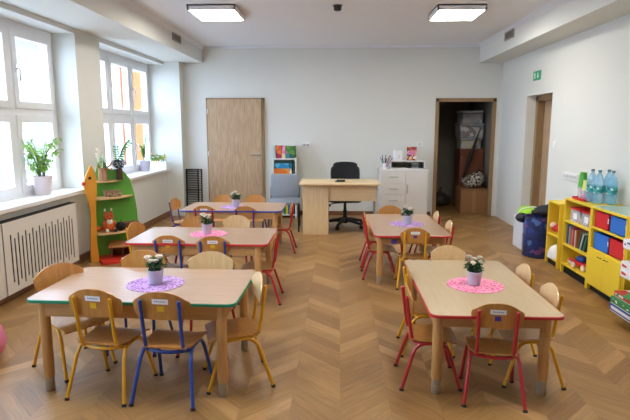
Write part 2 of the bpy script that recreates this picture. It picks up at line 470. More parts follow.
# doors
def lever(parent, x, y, z, left=True, m='chrome'):
    sg = -1 if left else 1
    h = MB().lathe([(.001, 0), (.026, 0), (.026, .01), (.012, .014), (.01, .05)], seg=16, mtx=Matrix.Translation((x, y, z)) @ Matrix.Rotation(PI / 2, 4, 'X'))
    h.tube([(x, y - .05, z), (x + sg * .02, y - .052, z), (x + sg * .13, y - .05, z)], .009)
    struct(h.build('door_handle', m, parent, True))
    k = MB().lathe([(.001, 0), (.024, 0), (.024, .01), (.001, .012)], seg=16, mtx=Matrix.Translation((x, y, z - .09)) @ Matrix.Rotation(PI / 2, 4, 'X'))
    struct(k.build('lock_rose', m, parent, True))
d1 = holder('door_1', (-2.225, YB, 0))
f = MB().box(0, .045, -.05, 0, 0, 1.973, .004).box(.925, .98, -.05, 0, 0, 1.973, .004).box(0, .98, -.05, 0, 1.935, 1.973, .004)
struct(f.build('door_frame', 'oakdark', d1))
lf = struct(MB().box(.03, .935, -.068, -.02, .008, 1.95, .003).build('door_leaf', 'oak', d1))
lever(lf, .885, -.068, 1.04)
hg = MB()
for z in (.25, 1.05, 1.75): hg.tube([(.026, -.07, z - .04), (.026, -.07, z + .04)], .008)
struct(hg.build('door_hinge', 'chrome', d1, True))
d2 = holder('door_2', (D2[0], YB, 0)); W2 = D2[1] - D2[0]
f = MB()
for (a, b, c, d) in ((0, .06, 0, D2[2]), (W2 - .06, W2, 0, D2[2]), (0, W2, D2[2] - .06, D2[2])):
    f.box(a - (.0), b, -.015, .0, c, d, .003)
f.box(0, .03, 0, .15, 0, D2[2]).box(W2 - .03, W2, 0, .15, 0, D2[2]).box(0, W2, 0, .15, D2[2] - .03, D2[2])
f.box(.03, .045, .06, .1, 0, D2[2] - .03).box(W2 - .045, W2 - .03, .06, .1, 0, D2[2] - .03)
struct(f.build('door_frame', 'oakdark', d2))
d3 = holder('door_3', (2.80, D3[0], 0)); W3 = D3[1] - D3[0]
f = MB().box(0, .16, 0, .07, 0, D3[2]).box(0, .16, W3 - .07, W3, 0, D3[2]).box(0, .16, 0, W3, D3[2] - .07, D3[2])
struct(f.build('door_frame', 'oakdark', d3))
lf = struct(MB().box(.10, .14, .07, W3 - .07, .008, D3[2] - .07, .002).build('door_leaf', 'oak', d3))
hh = MB().tube([(.10, .15, 1.02), (.055, .15, 1.02), (.05, .17, 1.02), (.05, .27, 1.02)], .009)
struct(hh.build('door_handle', 'chrome', lf, True))

# the yard outside
struct(MB().box(-60, -3.5, -30, 90, -4.1, -4.0).build('ground_yard', mat('pale_paving', '#b9b6ae', 1.0, spec=0.0)))
def house(loc, w_, h_, body, lab, bays):
    r = thing('apartment_building', lab, 'building', loc)
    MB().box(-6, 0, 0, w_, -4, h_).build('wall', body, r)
    MB().box(-6.3, .3, -.3, w_ + .3, h_, h_ + .3).build('roof', mat('grey_roof', '#9c9a98', 0.9), r)
    for m_, y0, y1, z0, z1 in bays:
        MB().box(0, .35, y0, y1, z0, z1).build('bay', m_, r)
    k = 0
    for z in (-2.8, -.2, 2.4):
        y = 1.0
        while y < w_ - 1.5:
            if not any(b[1] - .3 < y < b[2] + .3 for b in bays):
                fr = MB().box(0, .06, y, y + 1.1, z, z + 1.5).build('window', 'pvc', r)
                MB().box(.06, .07, y + .08, y + 1.02, z + .08, z + 1.42).build('pane', mat('pane_grey', '#a9b4bb', 0.2), fr)
            y += 2.6
    return r
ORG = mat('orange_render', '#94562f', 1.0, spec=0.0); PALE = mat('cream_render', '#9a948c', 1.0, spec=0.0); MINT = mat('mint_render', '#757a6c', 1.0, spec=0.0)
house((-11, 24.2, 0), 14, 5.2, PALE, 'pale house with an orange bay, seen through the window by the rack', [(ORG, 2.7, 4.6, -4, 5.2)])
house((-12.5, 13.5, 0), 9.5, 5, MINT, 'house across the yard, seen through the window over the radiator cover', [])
bpy.context.view_layer.update()

# ================================================================== CEILING FITTINGS
def ceiling_lamp(x, y, lab):
    r = thing('ceiling_lamp', lab, 'lamp', (x, y, H - .06), 0, 'square ceiling lamps')
    f = MB(); a, c = .265, .31
    f.box(-a, a, -c, -c + .018, 0, .058).box(-a, a, c - .018, c, 0, .058).box(-a, -a + .018, -c, c, 0, .058).box(a - .018, a, -c, c, 0, .058).box(-a, a, -c, c, .045, .058)
    f.build('lamp_frame', 'white', r)
    MB().box(-a + .018, a - .018, -c + .018, c - .018, .002, .02).build('diffuser', LAMP, r)
LAMP = emit('lamp_diffuser', '#fff9ec', LAMP_STRENGTH)
ceiling_lamp(-1.39, 6.26, 'square white ceiling lamp above the tables on the window side')
ceiling_lamp(1.33, 6.37, 'square white ceiling lamp above the tables on the shelf side')
ceiling_lamp(-1.39, 2.9, 'unseen square fill lamp added near the camera on the window side')  # this row is out of view, added as fill light for the room
ceiling_lamp(1.33, 2.9, 'unseen square fill lamp added near the camera on the shelf side')
sd = thing('smoke_detector', 'small dark smoke detector on the ceiling between the two lamps', 'smoke detector', (-.02, 6.06, H))
MB().lathe([(.05, 0), (.05, -.012), (.043, -.02), (.043, -.05), (.03, -.06), (.001, -.06)][::-1], seg=20).build('body', 'black', sd, True)
MB().lathe([(.001, 0), (.055, 0), (.055, -.008), (.001, -.008)][::-1], seg=20).build('base', mat('grey_plastic', '#8b8884', 0.6), sd, True)
def vent(loc, lab, sg):
    r = thing('air_vent', lab, 'vent', loc, 0, 'grilles in the boxed ducts')
    f = MB().box(0, sg * .014, -.19, -.165, -.06, .06).box(0, sg * .014, .165, .19, -.06, .06).box(0, sg * .014, -.19, .19, .045, .06).box(0, sg * .014, -.19, .19, -.06, -.045)
    f.build('vent_frame', mat('vent_grey', '#a7a199', 0.6), r)
    s = MB()
    for k in range(6): s.box(sg * .002, sg * .01, -.165, .165, -.042 + k * .015, -.036 + k * .015)
    for k in range(1, 10): s.box(sg * .002, sg * .009, -.165 + k * .033 - .003, -.165 + k * .033 + .003, -.045, .045)
    s.build('grille', mat('vent_slat', '#8a857d', 0.6), r)
    MB().box(sg * .0005, sg * .002, -.165, .165, -.045, .045).build('backing', 'dark', r)
vent((-2.265, 7.56, 2.725), 'small grey air grille in the duct above the windows', 1)
vent((2.285, 7.49, 2.72), 'small grey air grille in the duct above the yellow shelves', -1)

# exit sign, switch and sockets
ex = thing('exit_sign', 'green emergency exit sign with running figure and arrow on right wall', 'sign', (XR - .004, 7.45, 2.18), 0)
ex.scale = (1, .95, .72)
MB().box(-.006, .004, -.14, .14, -.085, .085, .002).build('sign_board', mat('exit_green', '#2aa873', 0.5), ex)
gw = mat('sign_white', '#e9f3ec', 0.6)
def sign_shape(poly, nm):       # poly in (along +Y to the viewer's left, z)
    return MB().prism([(p[0], p[1]) for p in poly], -.0015, .0015, Matrix.Translation((-.0075, 0, 0)) @ Matrix.Rotation(PI / 2, 4, 'Z')).build(nm, gw, ex)
# seen from the room +Y is to the left
sign_shape([(-.055, .05), (-.035, .05), (-.035, -.005), (-.015, -.005), (-.045, -.055), (-.075, -.005), (-.055, -.005)], 'arrow')
mn = MB(); mt = Matrix.Translation((-.0075, 0, 0)) @ Matrix.Rotation(PI / 2, 4, 'Z')
mn.prism([(.075 + .013 * math.cos(a * PI / 4), .05 + .013 * math.sin(a * PI / 4)) for a in range(8)], -.0015, .0015, mt)
for P in ([(.085, .033), (.062, .033), (.058, -.012), (.082, -.012)], [(.06, .03), (.04, .012), (.034, .02), (.056, .036)], [(.085, .03), (.104, .006), (.096, .0), (.08, .02)],
          [(.07, -.012), (.058, -.012), (.044, -.034), (.05, -.062), (.06, -.06), (.058, -.036)], [(.082, -.012), (.07, -.012), (.08, -.04), (.11, -.052), (.112, -.042), (.09, -.034)]):
    mn.prism(P, -.0015, .0015, mt)
mn.build('running_figure', gw, ex)
sw = thing('light_switch', 'small white switch on the right wall beside the deep doorway', 'switch', (XR, 6.71, 1.28))
MB().box(-.01, 0, -.042, .042, -.042, .042, .003).build('plate', 'white', sw); MB().box(-.016, -.008, -.028, .028, -.028, .028, .003).build('rocker', 'pvc', sw)
so = thing('wall_socket', 'white five-gang socket strip on the wall above the yellow shelves', 'socket', (XR, 6.19, .935))
MB().box(-.012, 0, -.19, .19, -.042, .042, .003).build('plate', 'white', so)
for k in range(5):
    MB().lathe([(.001, 0), (.02, 0), (.021, .006), (.017, .006), (.017, .002), (.001, .002)], seg=14, mtx=Matrix.Translation((-.012, -.144 + .072 * k, 0)) @ Matrix.Rotation(-PI / 2, 4, 'Y')).build('outlet', mat('outlet_grey', '#cfcfd2', 0.5), so, True)
so = thing('wall_socket', 'white double socket on the back wall between bookcase and desk', 'socket', (-.545, YB, 1.195))
MB().box(-.062, .062, -.02, 0, -.04, .04, .004).build('plate', 'white', so)
for k in (-1, 1): MB().lathe([(.001, 0), (.022, 0), (.022, .02), (.016, .02), (.016, .004), (.001, .004)], seg=14, mtx=Matrix.Translation((k * .03, -.02, 0)) @ Matrix.Rotation(PI / 2, 4, 'X')).build('outlet', mat('outlet_grey', '#b9b9be', 0.5), so, True)
so = thing('wall_socket', 'white socket on the back wall behind the picture book', 'socket', (1.352, YB, 1.21))
MB().box(-.055, .055, -.012, 0, -.045, .045, .003).build('plate', 'white', so); MB().lathe([(.001, 0), (.02, 0), (.02, .01), (.014, .01), (.014, .002), (.001, .002)], seg=14, mtx=Matrix.Translation((0, -.012, 0)) @ Matrix.Rotation(PI / 2, 4, 'X')).build('outlet', mat('outlet_grey', '#cfcfd2', 0.5), so, True)

# ================================================================== TABLES
def school_table(label, loc, rz, L, W, h, edge, topm, along='x', tag_sticker=None):
    t = thing('school_table', label, 'table', loc, rz, 'children\'s tables')
    lx, ly = (L, W) if along == 'x' else (W, L)
    P = rrect(-lx / 2 + .004, lx / 2 - .004, -ly / 2 + .004, ly / 2 - .004, .045)
    MB().slab(P, h - .019, h, bev=.002).build('tabletop', topm, t)
    # coloured edging: thin ring round the top
    bm = MB(); R = rrect(-lx / 2, lx / 2, -ly / 2, ly / 2, .048)
    tb = bmesh.new(); n = len(P)
    ring = [[tb.verts.new((p[0], p[1], z)) for p in Q] for Q, z in ((P, h - .019), (R, h - .018), (R, h - .003), (P, h - .001))]
    for a, b in zip(ring, ring[1:]):
        for k in range(n): tb.faces.new((a[k], a[(k + 1) % n], b[(k + 1) % n], b[k]))
    bmesh.ops.recalc_face_normals(tb, faces=tb.faces[:])
    bm._merge(tb).build('edge_band', edge, t, True)
    ix, iy = lx / 2 - (.09 if along == 'x' else .065), ly / 2 - (.045 if along == 'x' else .115)
    for s in (-1, 1):
        MB().box(-ix, ix, s * (iy + .015) - .009, s * (iy + .015) + .009, h - .10, h - .019).build('apron', 'apron', t)
        MB().box(s * (ix + .015) - .009, s * (ix + .015) + .009, -iy, iy, h - .10, h - .019).build('apron', 'apron', t)
    for sx in (-1, 1):
        for sy in (-1, 1):
            lg = MB().lathe([(.027, .085), (.030, .10), (.030, h - .03), (.028, h - .019)], (sx * ix, sy * iy, 0), 18).build('leg', 'beech', t, True)
            MB().lathe([(.024, .0), (.026, .004), (.026, .035), (.0275, .036), (.0275, .052), (.025, .053), (.025, .085)], (sx * ix, sy * iy, 0), 18).build('leg_extension', 'greymetal', lg, True)
    return t
HT, HL, HR = .552, .538, .50
school_table('green-edged children\'s table nearest the radiator cover, cream top', (-1.138, 3.09, 0), -.022, 1.19, .71, HT, 'edge_green', 'top')
school_table('red-edged children\'s table in the middle of the window-side row', (-1.186, 4.625, 0), -.008, 1.22, .73, HL, 'edge_red', 'top')
school_table('blue-edged children\'s table in front of the wooden wall door', (-1.25, 6.36, 0), 0, 1.195, .70, HL, 'edge_blue', 'top')
school_table('red-edged children\'s table with pink doily, set lengthwise near the camera', (.86, 3.35, 0), .003, 1.21, .722, HR, 'edge_red', 'topy', 'y')
t5 = school_table('red-edged children\'s table set lengthwise in front of desk and cabinet', (.685, 5.475, 0), .026, 1.25, .725, HR, 'edge_red', 'top', 'y')
MB().box(-.20, -.145, -.584, -.581, HR - .088, HR - .04).build('sticker', 'pic_purple', t5)

# ================================================================== CHAIRS
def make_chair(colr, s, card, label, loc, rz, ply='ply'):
    r = thing('school_chair', label, 'chair', loc, rz, 'children\'s chairs at the tables')
    m = M[colr]
    S = lambda P: [(p[0] * s, p[1] * s, p[2] * s) for p in P]
    R = .0105
    for sx in (-1, 1):
        rear = [(sx * .175, -.187, 0)] + [tuple(v) for v in arc((sx * .146, -.115, .235), (sx * .136, -.088, .298), (sx * .134, -.03, .298), 6)] + [(sx * .134, .01, .298)]
        front = [(sx * .162, .187, 0)] + [tuple(v) for v in arc((sx * .142, .115, .235), (sx * .136, .088, .298), (sx * .134, .04, .298), 6)] + [(sx * .134, .01, .298)]
        for P in (rear, front):
            lg = MB().tube(S(P), R, 10).build('leg', m, r, True, 60)
            MB().tube(S([P[0], tuple(Vector(P[0]).lerp(Vector(P[1]), .06))]), R * 1.22, 10).build('foot_cap', 'cap', lg, True)
        up = [(sx * .108, -.158, .588), (sx * .106, -.132, .40)] + [tuple(v) for v in arc((sx * .106, -.122, .345), (sx * .106, -.118, .299), (sx * .108, -.07, .299), 6)] + [(sx * .112, .10, .299)]
        MB().tube(S(up), R, 10).ball(S([(sx * .108, -.158, .588)])[0], R, sub=2).build('back_upright', m, r, True, 60)
    MB().tube(S([tuple(v) for v in arc((-.136, -.075, .294), (0, -.155, .286), (.136, -.075, .294), 10)]), R * .9, 10).build('rear_crossbar', m, r, True, 60)
    def seatf(u, v):
        y = -.125 + v * .30; hw = .138 + .022 * v
        e = (2 * u - 1)
        k = 1 - .10 * max(0, abs(e) - .7) / .3 if v > .85 or v < .12 else 1
        z = .309 + .004 * e * e - .022 * max(0, (v - .72) / .28) ** 2 + .004 * max(0, (.2 - v) / .2)
        return (e * hw * k * s, y * s, z * s)
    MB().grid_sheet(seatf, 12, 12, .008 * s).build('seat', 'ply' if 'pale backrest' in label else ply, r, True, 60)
    def backf(u, v):
        e = 2 * u - 1
        ztop = .640 - .062 * abs(e) ** 2.4
        zbot = .481 + .030 * max(0, abs(e) - .8) / .2
        z = zbot + (ztop - zbot) * v
        w_ = (.163 if s > .97 else .151) - .012 * (1 - v) - (.012 * max(0, (v - .75) / .25) ** 2)
        y = -.140 - (z - .47) * .10 + .018 * e * e + .012
        return (e * w_ * s, y * s, z * s)
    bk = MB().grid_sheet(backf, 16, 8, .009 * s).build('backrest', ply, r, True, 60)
    if card:
        def patch(u0, u1, z0, z1, off):
            def f(u, v):
                e = u0 + (u1 - u0) * u; z = z0 + (z1 - z0) * v
                return (e * .150 * s, (-.140 - (z - .47) * .10 + .018 * (e * .96) ** 2 + .0024 + off) * s, z * s)
            return f
        st = MB().grid_sheet(patch(-.30, .30, .571, .600, -.0004), 4, 2, .0010); lb = st.build('name_card', 'paper', bk)
        st = MB()
        for k in range(6): st.grid_sheet(patch(-.20 + k * .07, -.155 + k * .07, .583, .589, -.0011), 1, 1, .0006)
        st.build('handwriting', 'ink', bk)
        st = MB().grid_sheet(patch(-.12, .12, .530, .560, -.0004), 2, 2, .0012); st.build('picture_sticker', 'pic_' + card, bk)
    return r
protos = {}
def chair(colr, s, card, x, y, deg, label):
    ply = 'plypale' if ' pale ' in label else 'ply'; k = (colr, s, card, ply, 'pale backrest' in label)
    if k not in protos: protos[k] = make_chair(colr, s, card, label, (x, y, 0), math.radians(deg), ply); return protos[k]
    return dup(protos[k], (x, y, 0), math.radians(deg), label)
# green-edged table
chair('yellow', 1.0, 'yellow', -1.295, 2.835, -9, 'yellow-framed chair with name card, next to the blue one at the green-edged table')
chair('blue', 1.0, 'yellow', -.925, 2.80, -5, 'blue-framed chair with name card, nearest the camera at the green-edged table')
chair('yellow', 1.0, None, -1.665, 3.12, -124, 'yellow-framed chair at the radiator end of the green-edged table')
chair('yellow', 1.0, None, -.60, 2.99, 108, 'yellow-framed chair with pale backrest at the aisle end of the green-edged table')
chair('blue', 1.0, None, -1.365, 3.44, 180, 'blue-framed chair behind the purple doily, across the green-edged table')
chair('red', 1.0, None, -.885, 3.43, 180, 'chair with pale plain backrest across the green-edged table, by its aisle corner')
# red-edged middle table
chair('blue', .95, 'yellow', -1.415, 4.405, -1, 'blue-framed chair with name card at the middle red-edged table, window side')
chair('blue', .95, 'yellow', -1.04, 4.385, 2, 'blue-framed chair with name card at the middle red-edged table, aisle side')
chair('yellow', .95, None, -1.80, 4.84, -102, 'yellow-framed chair at the window end of the middle table, beside the green animal shelf')
chair('red', .95, None, -.67, 4.47, 92, 'red-framed chair at the aisle end of the middle red-edged table')
chair('red', .95, None, -1.44, 5.07, 180, 'red-framed chair across the middle red-edged table, on the window half')
chair('red', .95, None, -1.035, 5.16, 180, 'red-framed chair with pale backrest across the middle red-edged table, on the aisle half')
# blue-edged table
chair('red', .93, 'yellow', -1.56, 6.16, 0, 'red-framed chair with name card in front of the blue-edged table')
chair('purple', .93, None, -1.08, 6.15, 0, 'purple-framed chair without card in front of the blue-edged table')
chair('purple', .93, None, -1.97, 6.62, -100, 'purple-framed chair at the window end of the blue-edged table')
chair('red', .93, None, -.69, 6.33, 92, 'red-framed chair at the aisle end of the blue-edged table, beside the grey chair')
chair('purple', .93, None, -1.55, 6.93, 180, 'chair between the blue-edged table and the wooden door, on the rack side')
chair('purple', .93, None, -1.12, 6.95, 180, 'chair between the blue-edged table and the wooden door, on the bookcase side')
# lengthwise table near the camera
chair('red', .91, 'purple', .868, 2.85, -8, 'red-framed chair with purple sticker, nearest the camera at the pink-doily table')
chair('red', .91, None, .54, 3.03, -90, 'red-framed chair on the aisle side of the pink-doily table')
chair('yellow', .91, None, .60, 3.48, -92, 'yellow-framed chair on the aisle side of the pink-doily table, behind the red one')
chair('yellow', .91, None, 1.14, 3.08, 90, 'yellow-framed pale chair on the shelf side of the pink-doily table, nearer the camera')
chair('yellow', .91, None, 1.14, 3.53, 90, 'yellow-framed pale chair on the shelf side of the pink-doily table, farther from the camera')
chair('yellow', .91, None, .862, 3.965, 180, 'chair with pale plain backrest across the pink-doily table, seen over its far edge')
# lengthwise table by the desk
chair('yellow', .91, 'purple', .715, 4.95, -1, 'yellow-framed chair with purple sticker between the two lengthwise tables')
chair('red', .91, None, .42, 5.26, -90, 'red-framed chair on the aisle side of the desk-side table, nearer the camera')
chair('red', .91, None, .42, 5.72, -90, 'red-framed chair on the aisle side of the desk-side table, nearer the desk')
chair('red', .91, None, .983, 5.22, 90, 'red-framed pale chair on the shelf side of the desk-side table, nearer the camera')
chair('red', .91, None, .96, 5.80, 90, 'red-framed pale chair on the shelf side of the desk-side table, nearer the cabinet')
chair('red', .91, None, .61, 6.09, 180, 'chair at the far end of the desk-side table, its back to the desk')

# ================================================================== DOILIES AND FLOWERS
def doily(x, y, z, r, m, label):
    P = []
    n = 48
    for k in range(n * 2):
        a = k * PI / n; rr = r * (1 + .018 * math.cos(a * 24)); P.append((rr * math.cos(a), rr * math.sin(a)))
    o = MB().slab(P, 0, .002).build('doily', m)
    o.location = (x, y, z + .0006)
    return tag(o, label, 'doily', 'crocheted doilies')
def flowerpot(x, y, z, label, seed):
    rnd = random.Random(seed)
    r = thing('potted_flower', label, 'plant', (x, y, z + .003), rnd.uniform(0, 6), 'flower pots on the tables')
    MB().lathe([(.001, 0), (.036, 0), (.038, .004), (.048, .078), (.050, .080), (.050, .088), (.046, .088), (.044, .075), (.001, .073)], seg=28).build('pot', 'pot', r, True)
    MB().lathe([(.001, 0), (.043, 0), (.043, .003), (.001, .005)], (0, 0, .0735), 20).build('soil', 'soil', r)
    lv = MB()
    for k in range(95):
        a = rnd.uniform(0, 2 * PI); rr = rnd.uniform(0, .07); z0 = .085 + rnd.uniform(0, .06)
        d = (math.cos(a), math.sin(a), rnd.uniform(-.15, .9))
        lv.leaf((rr * .6 * math.cos(a), rr * .6 * math.sin(a), z0), d, (0, 0, 1), rnd.uniform(.026, .045), rnd.uniform(.016, .024))
    lv.build('foliage', 'leaf', r)
    st = MB()
    heads = []
    for k in range(5):
        a = k * 2 * PI / 5 + rnd.uniform(-.5, .5); rr = rnd.uniform(.015, .055); zz = rnd.uniform(.140, .178)
        heads.append((rr * math.cos(a), rr * math.sin(a), zz, rnd.uniform(.016, .023)))
        st.tube([(rr * .2 * math.cos(a), rr * .2 * math.sin(a), .075), (rr * .8 * math.cos(a), rr * .8 * math.sin(a), zz * .75), (rr * math.cos(a), rr * math.sin(a), zz)], .0016, 5)
    st.build('stem', 'leaf', r)
    for hx, hy, hz, hr in heads:
        f = MB().ball((hx, hy, hz), hr * .62, (1, 1, .9), 2)
        for ring, (cnt, rad, tilt) in enumerate(((5, .5, 1.1), (6, .8, .55), (7, 1.05, .15))):
            for j in range(cnt):
                a = j * 2 * PI / cnt + ring * .4
                f.leaf((hx + .2 * hr * math.cos(a), hy + .2 * hr * math.sin(a), hz - .15 * hr), (math.cos(a), math.sin(a), tilt), (0, 0, 1), hr * (1.05 if ring else .9), hr * 1.0, .35, -.25)
        f.build('flower', 'petal', r, True)
    return r
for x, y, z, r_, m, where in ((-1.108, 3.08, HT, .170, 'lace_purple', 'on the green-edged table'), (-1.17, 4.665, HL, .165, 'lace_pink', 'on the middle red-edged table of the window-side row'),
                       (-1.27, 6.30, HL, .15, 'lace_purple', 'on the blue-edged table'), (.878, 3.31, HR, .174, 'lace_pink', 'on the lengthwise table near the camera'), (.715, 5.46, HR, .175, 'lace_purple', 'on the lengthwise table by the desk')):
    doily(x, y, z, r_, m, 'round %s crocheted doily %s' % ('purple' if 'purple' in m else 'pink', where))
for i, (x, y, z, where) in enumerate(((-1.105, 3.075, HT, 'green-edged table'), (-1.187, 4.68, HL, 'middle red-edged table of the window-side row'), (-1.235, 6.31, HL, 'blue-edged table'),
                    (.872, 3.315, HR, 'lengthwise table near the camera'), (.722, 5.46, HR, 'lengthwise table by the desk'))):
    flowerpot(x, y, z + .0022, 'white flowers in a pale grey pot on the ' + where, 11 + i)

# ================================================================== TEACHER'S CORNER
dk = thing('desk', 'pale maple teacher\'s desk with drawer pedestal, in front of the black chair', 'desk', (0, 0, 0))
MB().box(-.535, .575, 7.18, 7.80, .712, .74, .003).build('desktop', 'deskwood', dk)
MB().box(-.492, -.135, 7.30, 7.76, 0, .712, .002).build('pedestal', 'deskwoodv', dk)
MB().box(-.135, .52, 7.33, 7.348, .475, .712, .001).build('modesty_panel', 'deskwood', dk)
MB().box(.52, .545, 7.33, 7.76, 0, .712, .002).build('side_panel', mat('grey_side_panel', '#bdb39f', 0.5), dk)
it = thing('stapler', 'small black stapler-like item lying on the desk top', 'office item', (.03, 7.34, .74), .1)
MB().box(-.075, .065, -.016, .016, 0, .012, .004).build('base', 'black', it); MB().box(-.055, .065, -.014, .014, .014, .034, .006).build('arm', 'black', it); MB().box(-.085, -.05, -.013, .013, .012, .024, .004).build('tip', 'chrome', it)

oc = thing('office_chair', 'black swivel office chair behind the desk', 'chair', (.105, 7.93, 0), 0)
base = MB()
for k in range(5):
    a = PI / 2 + .25 + k * 2 * PI / 5; c, s_ = math.cos(a), math.sin(a)
    base.tube([(0, 0, .115), (.16 * c, .16 * s_, .10), (.31 * c, .31 * s_, .07)], .03, 8, radii=[.034, .028, .018])
base.lathe([(.001, .06), (.045, .06), (.045, .14), (.03, .16), (.001, .16)], seg=16)
base.build('base', 'black', oc, True)
for k in range(5):
    a = PI / 2 + .25 + k * 2 * PI / 5; c, s_ = math.cos(a), math.sin(a)
    mt = Matrix.Translation((.31 * c, .31 * s_, .03)) @ Matrix.Rotation(a + .7, 4, 'Z') @ Matrix.Rotation(PI / 2, 4, 'X')
    w_ = MB()
    for dz in (-.022, .006): w_.lathe([(.001, 0), (.027, 0), (.03, .004), (.03, .012), (.027, .016), (.001, .016)], (0, 0, dz), 16, mt)
    w_.tube([(.31 * c, .31 * s_, .03), (.31 * c, .31 * s_, .07)], .008)
    w_.build('caster', 'black', oc, True)
MB().lathe([(.03, .14), (.03, .26), (.022, .262), (.022, .40)], seg=16).build('gas_column', 'black', oc, True)
MB().tube([(-.02, 0, .37), (-.19, -.02, .355), (-.24, -.03, .33)], .008).box(-.26, -.215, -.045, -.015, .31, .345, .008).build('lever', 'black', oc, True)
MB().slab(rrect(-.24, .24, -.24, .23, .09), .395, .465, bev=.02).box(-.1, .1, -.1, .1, .375, .395, .004).build('seat', 'seat_fabric', oc, True)
def obk(u, v):
    e = 2 * u - 1; w_ = .232 - .03 * max(0, (v - .6) / .4) ** 2 - .02 * (1 - v)
    cr_ = 1 - .10 * max(0, abs(e) - .75) / .25 * (1 if v > .9 or v < .1 else 0)
    return (e * w_ * cr_, .20 + .06 * v - .05 * e * e, .50 + v * (.465 - .03 * abs(e) ** 4))
MB().grid_sheet(obk, 16, 14, .055).build('backrest', 'seat_fabric', oc, True, 70)
MB().tube([(0, .05, .385), (0, .22, .385), (0, .285, .42), (0, .29, .62)], .018, 8).build('back_bar', 'black', oc, True)

gc = thing('upholstered_chair', 'grey upholstered chair on black legs, left of the desk', 'chair', (-.79, 7.70, 0), .05)
for sx in (-1, 1):
    MB().tube([(sx * .215, -.25, 0), (sx * .21, -.235, .40), (sx * .20, -.05, .40)], .011, 10).build('leg', 'blackmetal', gc, True)
    MB().tube([(sx * .215, .26, 0), (sx * .21, .19, .40), (sx * .21, .23, .60)], .011, 10).build('leg', 'blackmetal', gc, True)
MB().slab(rrect(-.225, .225, -.245, .21, .05), .395, .445, bev=.015).build('seat', 'grey_fabric', gc, True)
MB().box(-.215, .215, -.028, .028, 0, .35, .02, Matrix.Translation((0, .215, .445)) @ Matrix.Rotation(-.12, 4, 'X')).build('backrest', 'grey_fabric', gc, True)

# books and book case by the door
bc = thing('bookcase', 'narrow white bookcase behind the grey upholstered chair', 'bookcase', (-.885, 8.80, 0))
MB().box(-.195, -.177, -.14, .14, 0, .985).box(.177, .195, -.14, .14, 0, .985).build('side_panel', 'white', bc)
MB().box(-.177, .177, .125, .14, .03, .985).build('back_panel', 'white', bc)
for z in (.04, .25, .48, .715, .967): MB().box(-.177, .177, -.138, .125, z, z + .018).build('shelf', 'white', bc)
def book(name, label, x0, x1, y0, y1, z0, z1, cov, group=None, mtx=None, spine='y', cat='book'):
    """book whose pages show on the faces away from the spine"""
    r = thing(name, label, cat, ((x0 + x1) / 2, (y0 + y1) / 2, z0), 0, group)
    a, b, h = (x1 - x0) / 2, (y1 - y0) / 2, z1 - z0
    c = MB(); t_ = .003
    m_ = mtx if mtx is not None else Matrix()
    if spine == 'y':        # standing, spine faces -Y
        c.box(-a, -a + t_, -b, b, 0, h, 0, m_).box(a - t_, a, -b, b, 0, h, 0, m_).box(-a, a, -b, -b + t_, 0, h, 0, m_)
        p = MB().box(-a + t_, a - t_, -b + t_, b - .004, .003, h - .003, 0, m_)
    elif spine == 'x':      # standing, spine faces -X
        c.box(-a, a, -b, -b + t_, 0, h, 0, m_).box(-a, a, b - t_, b, 0, h, 0, m_).box(-a, -a + t_, -b, b, 0, h, 0, m_)
        p = MB().box(-a + t_, a - .004, -b + t_, b - t_, .003, h - .003, 0, m_)
    else:                   # lying flat, spine faces -Y
        c.box(-a, a, -b, b, 0, t_, 0, m_).box(-a, a, -b, b, h - t_, h, 0, m_).box(-a, a, -b, -b + t_, 0, h, 0, m_)
        p = MB().box(-a + .003, a - .003, -b + t_, b - .004, t_, h - t_, 0, m_)
    c.build('cover', cov, r); p.build('pages', 'paper', r)
    return r
G1 = 'books on top of the white bookcase'
P_ = lambda n, *c, s=14: blotch_mat(n, c, s)
book('picture_book', 'thin white and mint book at the left end on top of the bookcase', -1.075, -1.052, 8.72, 8.92, .985, 1.195, mat('mint_cover', '#bfe3d6', .5), G1)
book('picture_book', 'thin white book beside the mint one on top of the bookcase', -1.05, -1.035, 8.72, 8.92, .985, 1.18, 'paper', G1)
book('picture_book', 'thick orange and crimson book on top of the bookcase', -1.032, -.935, 8.71, 8.92, .985, 1.195, P_('crimson_cover', '#c9502c', '#a52048', '#7c1d4d', '#d9762b', '#3a2b30'), G1)
book('picture_book', 'pink and yellow book in the middle on top of the bookcase', -.932, -.872, 8.72, 8.92, .985, 1.19, P_('pink_cover', '#eeb0c4', '#f1d9a2', '#e78bb6', '#f3c2a0'), G1)
book('picture_book', 'wide green and teal book at the right end on top of the bookcase', -.868, -.715, 8.71, 8.92, .985, 1.19, P_('green_cover', '#3f7a35', '#2a5c4c', '#2d7f8a', '#5a8f3a', '#c06a84'), G1)
book('picture_book', 'orange book lying at the bottom of the bookcase\'s top compartment', -1.055, -.80, 8.68, 8.90, .733, .82, P_('orange_cover', '#e07f22', '#d86f1c', '#e8a045'), 'books lying in the white bookcase', None, 'flat')
book('picture_book', 'blue book lying on the orange one in the bookcase', -1.055, -.76, 8.69, 8.90, .82, .905, P_('blue_cover', '#2d9bd0', '#2389bd', '#54b4dc', '#1f6f8e'), 'books lying in the white bookcase', None, 'flat')
book('picture_book', 'dark green book lying on the blue one in the bookcase', -1.05, -.74, 8.69, 8.90, .905, .955, mat('dark_green_cover', '#23403a', .5), 'books lying in the white bookcase', None, 'flat')
book('picture_book', 'white book standing at the end of the bookcase\'s top compartment', -.795, -.765, 8.68, 8.89, .733, .815, 'paper', 'books lying in the white bookcase')
book('picture_book', 'dark book standing by the bookcase\'s right panel', -.745, -.715, 8.68, 8.89, .733, .94, mat('forest_cover', '#1f4a37', .5), 'books lying in the white bookcase')
